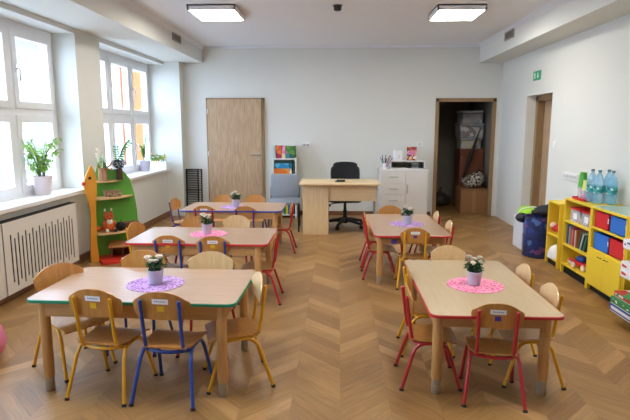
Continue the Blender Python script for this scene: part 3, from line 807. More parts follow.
for k, (c, lab) in enumerate((('#3d8f3f', 'green'), ('#e0c53a', 'yellow'), ('#2f6fb0', 'blue'), ('#5aa34a', 'light green'), ('#23402c', 'dark green'))):
    book('picture_book', lab + ' book in the bookcase\'s lowest compartment, behind the grey chair', -.90 + k * .035, -.868 + k * .035, 8.68, 8.89, .0585, .22, mat(lab.replace(' ', '_') + '_spine', c, .5), 'books low in the white bookcase')

# folded black rack
rk = thing('shoe_rack', 'black metal rack with many rungs leaning by the wooden door', 'rack', (-2.46, 8.90, 0), 0)
tilt = Matrix.Rotation(-.05, 4, 'X')
for dx, dy, nm in ((0, 0, 'front'), (-.07, .03, 'rear')):
    fr = MB()
    for sx in (-1, 1): fr.box(dx + sx * .13 - .011, dx + sx * .13 + .011, dy - .01, dy + .01, .0, .79, .002, tilt)
    fr.box(dx - .13, dx + .13, dy - .01, dy + .01, .772, .79, .002, tilt).box(dx - .13, dx + .13, dy - .01, dy + .01, .42, .438, .002, tilt).box(dx - .13, dx + .13, dy - .01, dy + .01, .06, .078, .002, tilt)
    fr.build('frame', 'blackmetal', rk)
for k in range(17):
    z = .10 + k * .04
    MB().box(-.128, .128, -.006, .004, z, z + .009, 0, tilt).build('rung', 'blackmetal', rk)
    MB().box(-.198, .058, .026, .034, z + .012, z + .02, 0, tilt).build('rung', 'blackmetal', rk)

# white cabinet
cb = thing('cabinet', 'white cabinet with four drawers and a door beside the store-room doorway', 'cabinet', (.68, 8.55, 0))
wd = mat('white_oak_front', '#dedbd8', 0.45, var=.03)
MB().box(0, .76, .02, .43, .0, .80).build('body', 'white', cb)
MB().box(-.01, .77, -.005, .44, .80, .825, .002).build('top', 'white', cb)
for k in range(4):
    z0 = .03 + k * .192
    d_ = MB().box(.012, .40, 0, .02, z0, z0 + .188, .002).build('drawer', wd, cb)
    MB().box(.14, .28, -.025, -.015, z0 + .088, z0 + .104, .003).box(.15, .16, -.02, 0, z0 + .09, z0 + .102).box(.26, .27, -.02, 0, z0 + .09, z0 + .102).build('handle', 'chrome', d_)
d_ = MB().box(.404, .748, 0, .02, .03, .794, .002).build('door', wd, cb)
MB().box(.425, .441, -.025, -.015, .44, .58, .003).box(.427, .439, -.02, 0, .45, .46).box(.427, .439, -.02, 0, .56, .57).build('handle', 'chrome', d_)
og = thing('desk_organizer', 'low white open organizer standing on the white cabinet', 'organizer', (.835, 8.60, .825))
MB().box(0, .018, 0, .3, 0, .132).box(.542, .56, 0, .3, 0, .132).box(0, .56, 0, .3, .116, .134).box(0, .56, 0, .3, 0, .012).build('shell', 'white', og)
MB().box(.018, .542, .285, .3, .012, .116).build('back_panel', mat('grey_back', '#77736d', .7), og)
for k in range(3):
    o = thing('paper_tray', '%s black paper tray with white sheets inside the organizer' % ('lowest', 'middle', 'topmost')[k], 'tray', (1.12, 8.62, .838 + k * .033), 0, 'paper trays in the organizer')
    MB().box(0, .235, 0, .25, 0, .004).box(0, .004, 0, .25, 0, .024).box(.231, .235, 0, .25, 0, .024).box(0, .06, 0, .004, 0, .02).box(.175, .235, 0, .004, 0, .02).build('tray', 'black', o)
    MB().box(.008, .227, .006, .24, .005, .012).build('paper', 'paper', o)
wb = thing('file_box', 'plain white box file standing on the organizer', 'box', (.965, 8.72, .959), .1)
MB().box(-.055, .055, -.1, .1, 0, .155, .003).build('box', 'paper', wb); MB().box(-.02, .02, -.1025, -.0995, .03, .09).build('label', mat('pale_label', '#dcdde2', .6), wb)
pbk = thing('picture_book', 'colourful book with pink label standing upright on the organizer', 'book', (1.185, 8.66, .959), 0)
mt = Matrix.Rotation(-.1, 4, 'X')
MB().box(-.078, .078, 0, .012, 0, .22, .001, mt).build('cover', blotch_mat('collage_cover', ['#7c2d2a', '#e0a24a', '#35312d', '#e9d9c6', '#b8472f', '#8a3b6a', '#d9622e'], 42), pbk)
MB().box(-.075, .075, .012, .02, .003, .217, 0, mt).build('pages', 'paper', pbk)
MB().slab([(.06 * math.cos(a * PI / 10), .042 * math.sin(a * PI / 10)) for a in range(20)], 0, .0015, mt @ Matrix.Translation((0, -.0005, .125)) @ Matrix.Rotation(PI / 2, 4, 'X')).build('title_label', mat('pink_title', '#d87fb4', .5), pbk)
MB().box(.02, .075, -.0012, 0, .03, .06, 0, mt).build('corner_label', 'paper', pbk)
o = thing('pen_holder', 'white cup of coloured pens on the left corner of the white cabinet', 'pen cup', (.755, 8.66, .825), 0)
MB().lathe([(.001, 0), (.034, 0), (.038, .09), (.035, .09), (.031, .004), (.001, .004)], seg=20).build('cup', 'paper', o, True)
rnd = random.Random(4)
PENS = ['#1d2733', '#b32c3a', '#1f6f57', '#23262b', '#d04a7c', '#2a4ea0', '#17181a', '#2c8a6a', '#3a2d34', '#e5e0dd']
for k in range(12):
    a = rnd.uniform(0, 2 * PI); rr = rnd.uniform(.005, .026); tl = rnd.uniform(.05, .09) * rr / .02; h = rnd.uniform(.13, .19)
    c_, s_ = math.cos(a), math.sin(a)
    p = thing('pen', ['dark', 'red', 'green', 'black', 'pink', 'blue', 'black', 'teal', 'brown', 'white', 'dark', 'red'][k] + ' pen standing in the white cup on the cabinet', 'pen', (.755, 8.66, .83), 0, 'pens in the cup')
    MB().tube([(rr * .6 * c_, rr * .6 * s_, 0), (rr * c_ + tl * c_, rr * s_ + tl * s_, h)], .005, 8).build('barrel', mat('pen_%d' % k, PENS[k % 10], .4), p, True)
    MB().tube([(rr * c_ + tl * c_, rr * s_ + tl * s_, h - .004), ((rr + tl * 1.22) * c_, (rr + tl * 1.22) * s_, h + .028)], .006, 8).build('cap', mat('pen_cap_%d' % k, PENS[(k * 3 + 1) % 10], .4), p, True)

# ================================================================== WINDOW SIDE
def radiator_cover(y0, y1, label):
    r = thing('radiator_cover', label, 'radiator cover', (XL + .002, y0, 0), 0, 'slotted covers under the windows')
    L_ = y1 - y0; zt, zb = .70, .075
    p = MB(); n = 20; px = .07
    m0 = .10; pitch = (L_ - 2 * m0) / (n - 1) if n > 1 else 0; sw_ = .022
    prev = 0.0
    for k in range(n):
        yc = m0 + k * pitch
        a, b = (.165, .585) if k % 2 == 0 else (.125, .545)
        p.box(px - .004, px, prev, yc - sw_ / 2, zb, zt)
        p.box(px - .004, px, yc - sw_ / 2, yc + sw_ / 2, zb, a).box(px - .004, px, yc - sw_ / 2, yc + sw_ / 2, b, zt)
        prev = yc + sw_ / 2
    p.box(px - .004, px, prev, L_, zb, zt)
    p.box(0, px - .018, 0, .018, zb, zt).box(0, px - .018, L_ - .018, L_, zb, zt)
    p.build('slotted_panel', mat('cover_cream', '#dfdad3', 0.5, var=.01), r)
    MB().box(.0, px - .0035, .02, L_ - .02, .1, .68).build('slot_shade_block', 'dark', r)  # near-black block close behind the panel, colouring in the shade inside the slots
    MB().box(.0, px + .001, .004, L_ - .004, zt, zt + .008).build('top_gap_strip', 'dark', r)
    return r
radiator_cover(4.225, 5.475, 'cream slotted radiator cover under the window with the potted tree')
radiator_cover(2.955, 4.205, 'cream slotted radiator cover at the left edge, nearest the camera')

def bush(name, label, loc, pot_r, pot_h, potm, stems, seed, leafm, LL, LW, spread, height, cat='plant', group=None):
    rnd = random.Random(seed)
    r = thing(name, label, cat, loc, rnd.uniform(0, 6), group)
    MB().lathe([(.001, 0), (pot_r * .74, 0), (pot_r * .76, .004), (pot_r, pot_h * .86), (pot_r * 1.05, pot_h * .87), (pot_r * 1.05, pot_h), (pot_r * .95, pot_h), (pot_r * .9, pot_h * .86), (.001, pot_h * .85)], seg=28).build('pot', potm, r, True)
    MB().lathe([(.001, 0), (pot_r * .92, 0), (.001, .008)], (0, 0, pot_h * .86), 20).build('soil', 'soil', r)
    st = MB(); lv = MB()
    for k in range(stems):
        a = rnd.uniform(0, 2 * PI); sp_ = rnd.uniform(.25, 1) * spread; h = height * rnd.uniform(.45, 1)
        P0 = Vector((pot_r * .3 * math.cos(a), pot_r * .3 * math.sin(a), pot_h * .86)); P2 = Vector((sp_ * math.cos(a), sp_ * math.sin(a), pot_h + h)); P1 = Vector((P0.x, P0.y, pot_h + h * .7))
        pts = arc(P0, P1, P2, 8); st.tube(pts, .003, 5)
        for t in range(2, 9):
            for q in range(2):
                if rnd.random() < .25: continue
                b = rnd.uniform(0, 2 * PI)
                lv.leaf(pts[t], (math.cos(b), math.sin(b), rnd.uniform(-.5, .5)), (0, 0, 1), LL * rnd.uniform(.7, 1.2), LW * rnd.uniform(.8, 1.2), .2, .35)
    st.build('stem', mat('stem_brown', '#6b5a3c', .8), r); lv.build('foliage', leafm, r)
    return r
bush('potted_tree', 'leafy green plant in a pinkish white pot on the near window sill', (-3.03, 5.28, SILL + .013), .095, .19, mat('pinkish_pot', '#d9cdd0', 0.4, var=.03), 19, 3, 'leaf3', .07, .038, .36, .40)
# zamioculcas and flower arrangement on the far sill
zz = thing('potted_plant', 'upright feathery green stem in a pale lilac pot on the far sill', 'plant', (-3.05, 8.22, SILL + .013))
zz.scale = (1.2, 1.2, 1.2)
MB().lathe([(.001, 0), (.062, 0), (.064, .004), (.078, .125), (.078, .135), (.072, .135), (.068, .118), (.001, .116)], seg=28).build('pot', mat('lilac_pot', '#c9c4d6', .4, var=.03), zz, True)
st = MB(); lv = MB()
for (dx, dy, h) in ((.03, .03, .33), (-.03, 0, .20), (.0, -.02, .16)):
    pts = arc((0, 0, .115), (dx * .2, dy * .2, .115 + h * .6), (dx, dy, .115 + h), 10); st.tube(pts, .006, 6)
    for t in range(3, 11):
        for sg in (-1, 1): lv.leaf(pts[t], (.45 * sg, .9 * sg, .75), (0, 0, 1), .055, .03, .15, .1)
st.build('stem', 'leaf2', zz); lv.build('foliage', 'leaf2', zz)
fa = thing('flower_box', 'white fence-like flower box with yellow and white blooms at the far end of the sill', 'plant', (-2.955, 8.58, SILL + .013), -PI / 2)
fa.scale = (.75, .75, .9)
pk = MB()
for k in range(7): pk.prism([(-.022, 0), (.022, 0), (.022, .12), (0, .15), (-.022, .12)], -.006, .006, Matrix.Translation((0, -.16 + k * .053, 0)) @ Matrix.Rotation(PI / 2, 4, 'Z')).prism([(-.022, 0), (.022, 0), (.022, .12), (0, .15), (-.022, .12)], -.006, .006, Matrix.Translation((-.13, -.16 + k * .053, 0)) @ Matrix.Rotation(PI / 2, 4, 'Z'))
for k in range(2): pk.prism([(-.022, 0), (.022, 0), (.022, .12), (0, .15), (-.022, .12)], -.006, .006, Matrix.Translation((-.04 - k * .05, -.185, 0))).prism([(-.022, 0), (.022, 0), (.022, .12), (0, .15), (-.022, .12)], -.006, .006, Matrix.Translation((-.04 - k * .05, .185, 0)))
pk.box(-.125, -.005, -.18, .18, 0, .08)
pk.build('picket_box', 'paper', fa)
rnd = random.Random(21); lv = MB(); YP = mat('yellow_petal', '#e8c92a', .5)
for k in range(60):
    p = Vector((-.065 + rnd.uniform(-.07, .07), rnd.uniform(-.19, .19), rnd.uniform(.08, .24)))
    lv.leaf(p, (rnd.uniform(-1, 1), rnd.uniform(-1, 1), rnd.uniform(0, 1)), (0, 0, 1), .055, .022)
for k in range(16):
    p = Vector((-.065 + rnd.uniform(-.07, .09), rnd.uniform(-.20, .19), rnd.uniform(.13, .27))); f = MB()
    f.ball(p, .011, sub=1)
    for j in range(7): f.leaf(p, (math.cos(j * .9), math.sin(j * .9), .3), (0, 0, 1), .04, .026)
    f.build('bloom', M['petal'] if k % 2 else YP, fa)
lv.build('foliage', 'leaf2', fa); pass
bk_ = thing('picture_book', 'green book leaning behind the flower box on the far sill', 'book', (-3.03, 8.755, SILL + .013), PI / 2)
MB().box(-.012, .012, -.10, .10, 0, .21, .002, Matrix.Rotation(.1, 4, 'Y')).build('cover', mat('moss_cover', '#6f7f2c', .6), bk_)

# pink bean bag at the left edge
bb = thing('bean_bag', 'pink bean bag on the floor at the left edge of the picture', 'bean bag', (-2.40, 3.14, 0))
t = MB().lathe([(.001, 0), (.16, 0), (.22, .05), (.235, .12), (.21, .21), (.15, .29), (.08, .335), (.03, .345), (.001, .345)], seg=28)
for v in t.bm.verts:
    a = math.atan2(v.co.y, v.co.x); k = 1 + .05 * math.sin(a * 6) * math.sin(v.co.z * 8); v.co.x *= k; v.co.y *= k
t.build('bag', mat('pink_fabric', '#e88ab0', .8, var=.05, bump=.1), bb, True, 80)
MB().tube([(-.03, 0, .34), (-.02, 0, .375), (.02, 0, .375), (.03, 0, .34)], .008).build('carry_loop', mat('pink_loop', '#d9769f', .8), bb, True)

# animal shelf
AS = Vector((-2.605, 5.95, 0)); AR = .60
an = thing('animal_shelf', 'green and orange animal-shaped children\'s shelf by the window wall', 'shelf', AS, AR)
# local x along the back panel (to the right), local -y towards the room
def curve(pts, n=6):
    out = []
    m = len(pts)
    for i in range(m):
        p0, p1, p2, p3 = (Vector(pts[(i + k - 1) % m]) for k in range(4))
        for j in range(n):
            t_ = j / n
            out.append(tuple(.5 * ((2 * p1) + (p2 - p0) * t_ + (2 * p0 - 5 * p1 + 4 * p2 - p3) * t_ ** 2 + (3 * p1 - p0 - 3 * p2 + p3) * t_ ** 3)))
    return out
gp = [(-.22, 0.02), (.27, 0.02), (.285, .25), (.275, .52), (.25, .74), (.21, .90), (.15, .985), (.07, 1.02), (0, 1.01), (-.04, 1.04), (-.085, 1.19), (-.115, 1.13), (-.16, 1.00), (-.21, .88)]
MB().prism(gp, .0, .018, bev=.003).build('back_panel', 'green_panel', an)
# orange side board with the bird head, turned towards the room
sp_ = Matrix.Translation((-.215, -.17, 0)) @ Matrix.Rotation(math.radians(14), 4, 'Z')
op = curve([(x_ * .8, z_ - .02) for x_, z_ in ((-.10, .02), (.0, .02), (-.01, .25), (-.0, .45), (.005, .62), (.03, .80), (.035, .95), (.0, 1.06), (-.03, 1.10), (-.075, 1.04), (-.125, .95), (-.135, .86), (-.10, .74), (-.075, .6), (-.08, .42), (-.10, .22))], 5)
sb = MB().prism(op, -.011, .011, sp_, .002).build('side_board', 'orange_panel', an)
MB().ball((-.108, 0, .885), .024, (1, .7, 1), 2, None).build('nose', 'redpaint', sb, True).matrix_local = sp_
MB().lathe([(.001, 0), (.017, 0), (.017, .004), (.001, .004)], seg=16, mtx=sp_ @ Matrix.Translation((-.045, -.011, .945)) @ Matrix.Rotation(PI / 2, 4, 'X')).build('eye', 'black', sb, True)
def shelf_poly(xr, dep):
    P = [(-.21, 0), (xr, 0)]
    for k in range(1, 9):
        t_ = k / 9; P.append((xr - (xr + .21) * t_, -dep * math.sin(PI / 2 * min(1, t_ * 1.6)) ** .8))
    P.append((-.21, -dep)); return P
for z, xr, dep in ((.90, .10, .16), (.715, .23, .21), (.325, .26, .24)):
    MB().slab(shelf_poly(xr, dep), z - .018, z, bev=.002).build('shelf', 'shelfwood', an)
MB().slab(shelf_poly(.27, .38), 0.0, .03, bev=.003).build('base_board', 'redpaint', an)
MT = Matrix.Translation(AS) @ Matrix.Rotation(AR, 4, 'Z')
def on_shelf(x, y, z): return tuple(MT @ Vector((x, y, z)))
# twig figure and cone planter on the top shelf
o = thing('wooden_planter', 'pinkish wooden vase with green sprig on the animal shelf\'s top board', 'vase', on_shelf(-.10, -.08, .901), AR)
MB().lathe([(.001, 0), (.045, 0), (.05, .01), (.046, .10), (.052, .14), (.044, .14), (.04, .10), (.001, .09)], seg=10).build('vase', wood('driftwood', '#b98d6a', '#8a6245', (1, 1, 8), 5, .7), o)
tw = MB().tube([(.01, 0, .11), (.08, -.02, .17), (.10, -.02, .20)], .010).tube([(-.01, 0, .10), (-.05, .0, .17)], .009).tube([(.04, -.01, .13), (.10, -.03, .13)], .008)
tw.build('twigs', mat('twig_brown', '#a8734c', .8), o)
lv = MB(); wh = MB(); rnd = random.Random(8)
for k in range(26):
    a = rnd.uniform(0, 6.3); lv.leaf((.02 * math.cos(a), .02 * math.sin(a), rnd.uniform(.12, .2)), (math.cos(a), math.sin(a), .7), (0, 0, 1), .05, .022)
for k in range(8):
    q = (rnd.uniform(-.06, .02), rnd.uniform(-.02, .02), rnd.uniform(.24, .36)); wh.tube([(0, 0, .12), (q[0] * .6, q[1], q[2] * .7), q], .0015, 4).ball(q, .009, sub=1)
lv.build('foliage', 'leaf2', o); wh.build('dried_blooms', 'petal', o)
o = thing('dried_cone', 'dark dried cone with a leafy green branch beside the wooden vase', 'decoration', on_shelf(.085, -.06, .901), AR)
cn = MB(); rnd = random.Random(3)
cn.lathe([(.001, 0), (.038, 0), (.036, .12), (.001, .13)], seg=12)
cn.build('stand', mat('cone_stand', '#4a3a2a', .9), o)
cn = MB()
for k in range(90):
    a = k * 2.4; z = .12 + .1 * k / 90; rr = .066 * math.sin(PI * (k + 14) / 118)
    cn.leaf((rr * .4 * math.cos(a), rr * .4 * math.sin(a), z), (math.cos(a), math.sin(a), .35), (0, 0, 1), .022 + rr * .8, .024, .2, .1)
cn.build('cone', mat('cone_dark', '#241c17', 1.0, var=.3, spec=.05), o)
st = MB(); lv = MB(); pts = arc((0, 0, .16), (.0, .02, .30), (.12, .03, .42), 10); st.tube(pts, .0035, 5)
for t in range(3, 11):
    for sg in (-1, 1): lv.leaf(pts[t], (.5, sg * .4, .5 * sg + .3), (0, -1, .3), .055, .024, .15, .1)
pts = arc((0, 0, .16), (-.03, .0, .25), (-.02, .01, .36), 8); st.tube(pts, .003, 5)
for t in range(3, 9):
    for sg in (-1, 1): lv.leaf(pts[t], (sg * .7, .1, .4), (0, -1, .3), .045, .02, .15, .1)
st.build('branch', 'leaf2', o); lv.build('foliage', 'leaf2', o)
o = thing('wooden_box', 'small carved wooden box on the animal shelf\'s second board', 'box', on_shelf(-.01, -.09, .716), AR)
MB().box(-.09, .09, -.05, .05, 0, .068, .004).build('box', blotch_mat('birch_bark', ['#9c8367', '#6b523c', '#b59d80', '#7c634a'], 70, .8), o); MB().box(-.093, .093, -.053, .053, .052, .07, .003).build('lid', wood('box_lid', '#a58463', '#86684a'), o)
# fox toy
fx = thing('fox_toy', 'orange plush fox sitting on the animal shelf beside the basket', 'toy', on_shelf(-.075, -.12, .326), AR + .1)
def blob(name, parts, m, parent, vox=.007):
    mb = MB()
    for c, r_, sc in parts: mb.ball(c, r_, sc, 3)
    o = mb.build(name, m, parent, True, 180)
    md = o.modifiers.new('merge', 'REMESH'); md.mode = 'VOXEL'; md.voxel_size = vox; md.use_smooth_shade = True
    return o
FO = mat('fox_orange', '#c4602c', .95, var=.1, scale=60); FW = mat('fox_white', '#e9e1d8', .95); FB = mat('fox_dark', '#1f1b1b', .95)
body = blob('body', [((0, 0, .07), .062, (1, .9, 1.15)), ((0, -.005, .165), .052, (1.1, .95, .95)), ((-.045, -.05, .022), .026, (.9, 1.7, .8)), ((.045, -.05, .022), .026, (.9, 1.7, .8)),
                     ((-.058, -.02, .085), .02, (.9, .9, 2)), ((.058, -.02, .085), .02, (.9, .9, 2)), ((-.034, 0, .21), .018, (.8, .6, 1.8)), ((.034, 0, .21), .018, (.8, .6, 1.8)), ((0, -.055, .155), .02, (.9, 1.3, .8))], FO, fx)
for s in (-1, 1):
    MB().ball((s * .036, -.002, .243), .014, (.8, .6, 1.6), 2).build('ear_tip', FW, fx, True)
    MB().ball((s * .02, -.05, .178), .006, sub=2).build('eye', 'black', fx, True)
    MB().ball((s * .047, -.095, .022), .024, (.9, .7, .85), 2).build('paw', FB if s > 0 else FW, fx, True)
MB().ball((0, -.038, .115), .034, (1, .75, 1.1), 2).build('bib', FW, fx, True); MB().ball((0, -.082, .157), .009, sub=2).build('nose', 'black', fx, True)
MB().tube([(-.05, .05, .03), (-.11, .03, .035), (-.13, -.02, .04)], .03, 12, radii=[.015, .032, .012]).ball((-.13, -.025, .04), .022, (1, 1.1, 1)).build('tail', FO, fx, True)
cu = thing('cushion_ball', 'black round plush ball next to the fox on the animal shelf', 'toy', on_shelf(.045, -.15, .326), AR)
MB().ball((0, 0, .052), .052, (1, .9, 1), 3).build('body', FB, cu, True); MB().tube([(0, 0, .1), (.01, 0, .125)], .004).build('hanging_loop', FB, cu)
bs = thing('wicker_basket', 'low brown wicker basket right of the fox on the animal shelf', 'basket', on_shelf(.165, -.10, .326), AR)
wk = mat('wicker', '#7d5a3d', .9, var=.2, scale=60)
wv = MB()
for k in range(7):
    R_ = .075 + .002 * k
    wv.tube([(R_ * math.cos(a * PI / 16), .75 * R_ * math.sin(a * PI / 16), .006 + k * .0105 + .002 * math.sin(a * 4 + k * PI)) for a in range(33)], .006, 6, False)
wv.build('woven_wall', wk, bs, True); MB().slab([(.075 * math.cos(a * PI / 12), .056 * math.sin(a * PI / 12)) for a in range(24)], 0, .008).build('bottom', wk, bs)
MB().tube([(.093 * math.cos(a * PI / 16), .07 * math.sin(a * PI / 16), .078) for a in range(33)], .008, 6, False).build('rim', wk, bs, True)
bh = thing('toy_house', 'small brown wooden step box on the red base of the animal shelf', 'toy', on_shelf(.06, -.14, .031), AR - .25)
BW = wood('toy_walnut', '#8c5c36', '#6d4526', (9, 1, 1), 5, .5)
MB().box(-.13, -.115, -.09, .09, 0, .12).box(.115, .13, -.09, .09, 0, .12).box(-.007, .007, -.085, .09, 0, .12).box(-.13, .13, .075, .09, 0, .12).build('walls', BW, bh)
MB().box(-.15, .15, -.12, .10, -.008, .008, .002, Matrix.Translation((0, 0, .14)) @ Matrix.Rotation(.16, 4, 'X')).build('sloping_top', wood('toy_oak', '#b98450', '#9c6a3a', (9, 1, 1), 5, .45), bh)

# ================================================================== SHELF SIDE
def shelf_unit(label, y0, y1, h, boards, doors=None, back='yellowboard', legs=.06):
    r = thing('shelf_unit', label, 'shelf', (2.33, y0, 0), 0, 'yellow children\'s shelf units')
    L_ = y1 - y0; D_ = .32
    for a, b in ((0, .018), (L_ - .018, L_)): MB().box(0, D_, a, b, .0, h - .018, .002).build('side_panel', 'yellowboard', r)
    MB().box(-.004, D_, -.001, L_ + .001, h - .018, h, .002).build('top_board', 'yellowboard', r)
    MB().box(D_ - .008, D_, .018, L_ - .018, .07, h - .018).build('back_panel', back, r)
    for z in boards: MB().box(.002, D_ - .008, .018, L_ - .018, z - .018, z, .001).build('shelf_board', 'yellowboard', r)
    MB().box(.03, .045, .018, L_ - .018, .0, .06).build('plinth', 'dark', r)
    if doors:
        z0, z1 = doors
        for k in (0, 1):
            a = .02 + k * (L_ - .04) / 2; b = a + (L_ - .04) / 2 - .003
            d_ = MB().box(-.016, .0, a, b, z0, z1, .002).build('door', 'yellowboard', r)
            yy = b - .03 if k == 0 else a + .03
            MB().tube([(-.016, yy, z1 - .03), (-.03, yy, z1 - .03), (-.03, yy + (-.05 if k == 0 else .05), z1 - .03), (-.016, yy + (-.05 if k == 0 else .05), z1 - .03)], .004).build('handle', 'blackmetal', d_, True)
    return r
shelf_unit('narrow low yellow shelf unit next to the blue laundry hamper', 5.60, 5.92, .70, (.085, .345))
shelf_unit('yellow open shelf unit with a row of books, under the cups', 4.925, 5.505, .78, (.105, .31, .555))
shelf_unit('yellow shelf unit with red and blue bins above two cupboard doors', 4.305, 4.915, .78, (.075, .40, .60), (.075, .385))
shelf_unit('yellow shelf unit with green back at the right edge of the picture', 3.60, 4.29, .78, (.09, .33, .56), None, 'green_panel')
gm = MB().box(2.345, 2.645, 3.62, 4.90, 0, .004, .001).build('table_mat', mat('green_glass', '#b5cfc0', .12, var=.02)); gm.location = (0, 0, .7812)
tag(gm, 'pale green glossy mat covering the tops of the near shelf units', 'mat')
def bin_(m, y0, y1, z0, z1, label):
    r = thing('storage_bin', label, 'storage bin', (2.345, y0, z0), 0, 'fabric bins in the yellow shelf')
    L_ = y1 - y0; h = z1 - z0
    MB().box(0, .27, 0, L_, 0, .008).box(0, .008, 0, L_, 0, h, .002).box(.262, .27, 0, L_, 0, h).box(0, .27, 0, .008, 0, h).box(0, .27, L_ - .008, L_, 0, h).build('box', m, r)
    MB().box(-.002, .001, -.0, L_, h - .012, h).build('rim', m, r)
    MB().box(-.004, 0, -.001, .012, h * .45, h * .75).build('edge_tag', 'paper', r)
bin_('bin_red', 4.625, 4.875, .602, .745, 'red fabric bin in the upper row of the yellow shelf'); bin_('bin_blue', 4.335, 4.60, .602, .745, 'blue fabric bin in the upper row of the yellow shelf')
bin_('bin_blue', 4.60, 4.865, .402, .55, 'blue fabric bin in the lower row above the cupboard doors'); bin_('bin_red', 4.335, 4.585, .402, .55, 'red fabric bin in the lower row above the cupboard doors')
# things in the open unit
PL = clear('clear_plastic', '#e8ecef', .18, .15)
for y0, y1, lab in ((5.23, 5.44, 'clear plastic box with red lid, next to the narrow unit\'s side'), (5.0, 5.19, 'clear plastic box with red lid, next to the bins\' side')):
    r = thing('plastic_box', lab, 'box', (2.37, y0, .556), 0, 'red-lidded boxes'); L_ = y1 - y0
    MB().box(0, .22, 0, L_, 0, .005).box(0, .004, 0, L_, 0, .12).box(.216, .22, 0, L_, 0, .12).box(0, .22, 0, .004, 0, .12).box(0, .22, L_ - .004, L_, 0, .12).build('tub', PL, r)
    MB().box(-.006, .226, -.006, L_ + .006, .12, .142, .005).build('lid', 'bin_red', r)
    MB().box(-.001, 0, L_ * .3, L_ * .7, .03, .09).build('label', 'paper', r)
    MB().box(.012, .2, .012, L_ - .012, .006, .08, .01).build('contents', blotch_mat('box_contents', ['#d8d3cf', '#c06a5a', '#8fa0b8', '#e6dfd6', '#b8b0a8'], 40), r)
BK = ['#5b6f88', '#2e3b4f', '#b9b3a8', '#7d8f9c', '#c55a3c', '#d98a6a', '#c8412f', '#a94a52', '#e0d5c4', '#b36b3a']
NM = ['slate blue', 'navy', 'beige', 'grey blue', 'rust', 'salmon', 'scarlet', 'dusty red', 'cream', 'brown']
y = 5.475
rnd = random.Random(5)
PLC = ['first', 'second', 'third', 'fourth', 'fifth', 'sixth', 'seventh', 'eighth', 'ninth', 'tenth']
for k in range(10):
    t_ = rnd.uniform(.018, .027); h = rnd.uniform(.165, .205)
    book('book', NM[k] + ' book standing in the shelf row, ' + PLC[k] + ' from its narrow-unit end', 2.36, 2.36 + rnd.uniform(.14, .17), y - t_, y, .3108, .3108 + h, mat('spine_%d' % k, BK[k], .5), 'books in the yellow shelf', None, 'x'); y -= t_ + .001
for k, (c, n_) in enumerate((('#2f5f58', 'dark teal'), ('#eef0ee', 'white'), ('#1f3a35', 'blackish green'), ('#4d9a8a', 'sea green'), ('#39434a', 'charcoal'))):
    book('book', n_ + ' book leaning at a slant in the yellow shelf\'s book row', 2.36, 2.52, 5.065 + .034 * (4 - k) - .009, 5.065 + .034 * (4 - k) + .009, .3145, .3145 + .19 - .012 * k, mat('leaning_spine_%d' % k, c, .5), 'books in the yellow shelf', Matrix.Rotation(.36, 4, 'X'), 'x')
r = thing('toy_car', 'red, blue and yellow toy vehicle on the bottom board of the open unit', 'toy', (2.43, 5.20, .106), .2)
MB().box(-.06, .06, -.12, .12, .03, .075, .015).build('body', 'bin_red', r); MB().box(-.05, .05, -.05, .07, .075, .125, .02).build('cabin', mat('toy_blue', '#2357a8', .4), r); MB().box(-.062, .062, -.15, -.09, .03, .06, .01).build('bumper', 'yellow', r)
for sx in (-1, 1):
    for sy in (-.075, .075): MB().lathe([(.001, -.012), (.026, -.012), (.03, -.006), (.03, .006), (.026, .012), (.001, .012)], seg=16, mtx=Matrix.Translation((sx * .06, sy, .03)) @ Matrix.Rotation(PI / 2, 4, 'Y')).build('wheel', mat('toy_wheel', '#e5d7c3', .5), r, True)
r = thing('toy_ball', 'white and yellow ball beside the toy vehicle', 'ball', (2.39, 5.375, .106)); MB().ball((0, 0, .04), .04, sub=3).build('ball', blotch_mat('ball_panels', ['#e9e4dc', '#e2b92a', '#c4322c', '#e9e4dc'], 18), r, True); MB().lathe([(.001, 0), (.005, 0), (.001, .002)], (0, 0, .08), 8).build('valve', 'black', r)
r = thing('toy_box', 'blue toy box at the near end of the open unit\'s bottom board', 'box', (2.42, 4.99, .106)); MB().box(-.05, .1, -.035, .035, 0, .11, .004).build('box', mat('toy_box_blue', '#3b6fae', .5), r); MB().box(-.053, .103, -.038, .038, .1, .118, .004).build('lid', mat('toy_box_lid', '#2a4f86', .5), r)
# narrow unit contents
r = thing('plush_toy', 'red and pale round plush toy on the narrow unit\'s middle board', 'toy', (2.43, 5.755, .347), .3)
blob('body', [((0, 0, .055), .06, (1, 1.3, .9)), ((-.03, .07, .06), .045, (1, 1, 1)), ((-.02, -.07, .05), .04, (1, 1, 1))], mat('plush_red', '#c43a3a', .9, var=.1), r)
MB().ball((-.045, .085, .085), .038, (1, 1, .9), 2).build('head', mat('plush_pale', '#e7c9b4', .9), r, True); MB().ball((-.02, -.02, .108), .035, (1.2, 1.2, .6), 2).build('cap', 'yellow', r, True)
r = thing('lamp_shade', 'white dome-shaped cover on the narrow unit\'s bottom board', 'cover', (2.42, 5.76, .087))
MB().lathe([(.001, .14), (.05, .135), (.09, .11), (.115, .06), (.12, 0), (.115, 0), (.11, .058), (.086, .105), (.048, .13), (.001, .134)], seg=28).build('dome', 'paper', r, True); MB().lathe([(.001, .139), (.012, .139), (.01, .155), (.001, .157)], seg=12).build('knob', 'white', r, True)
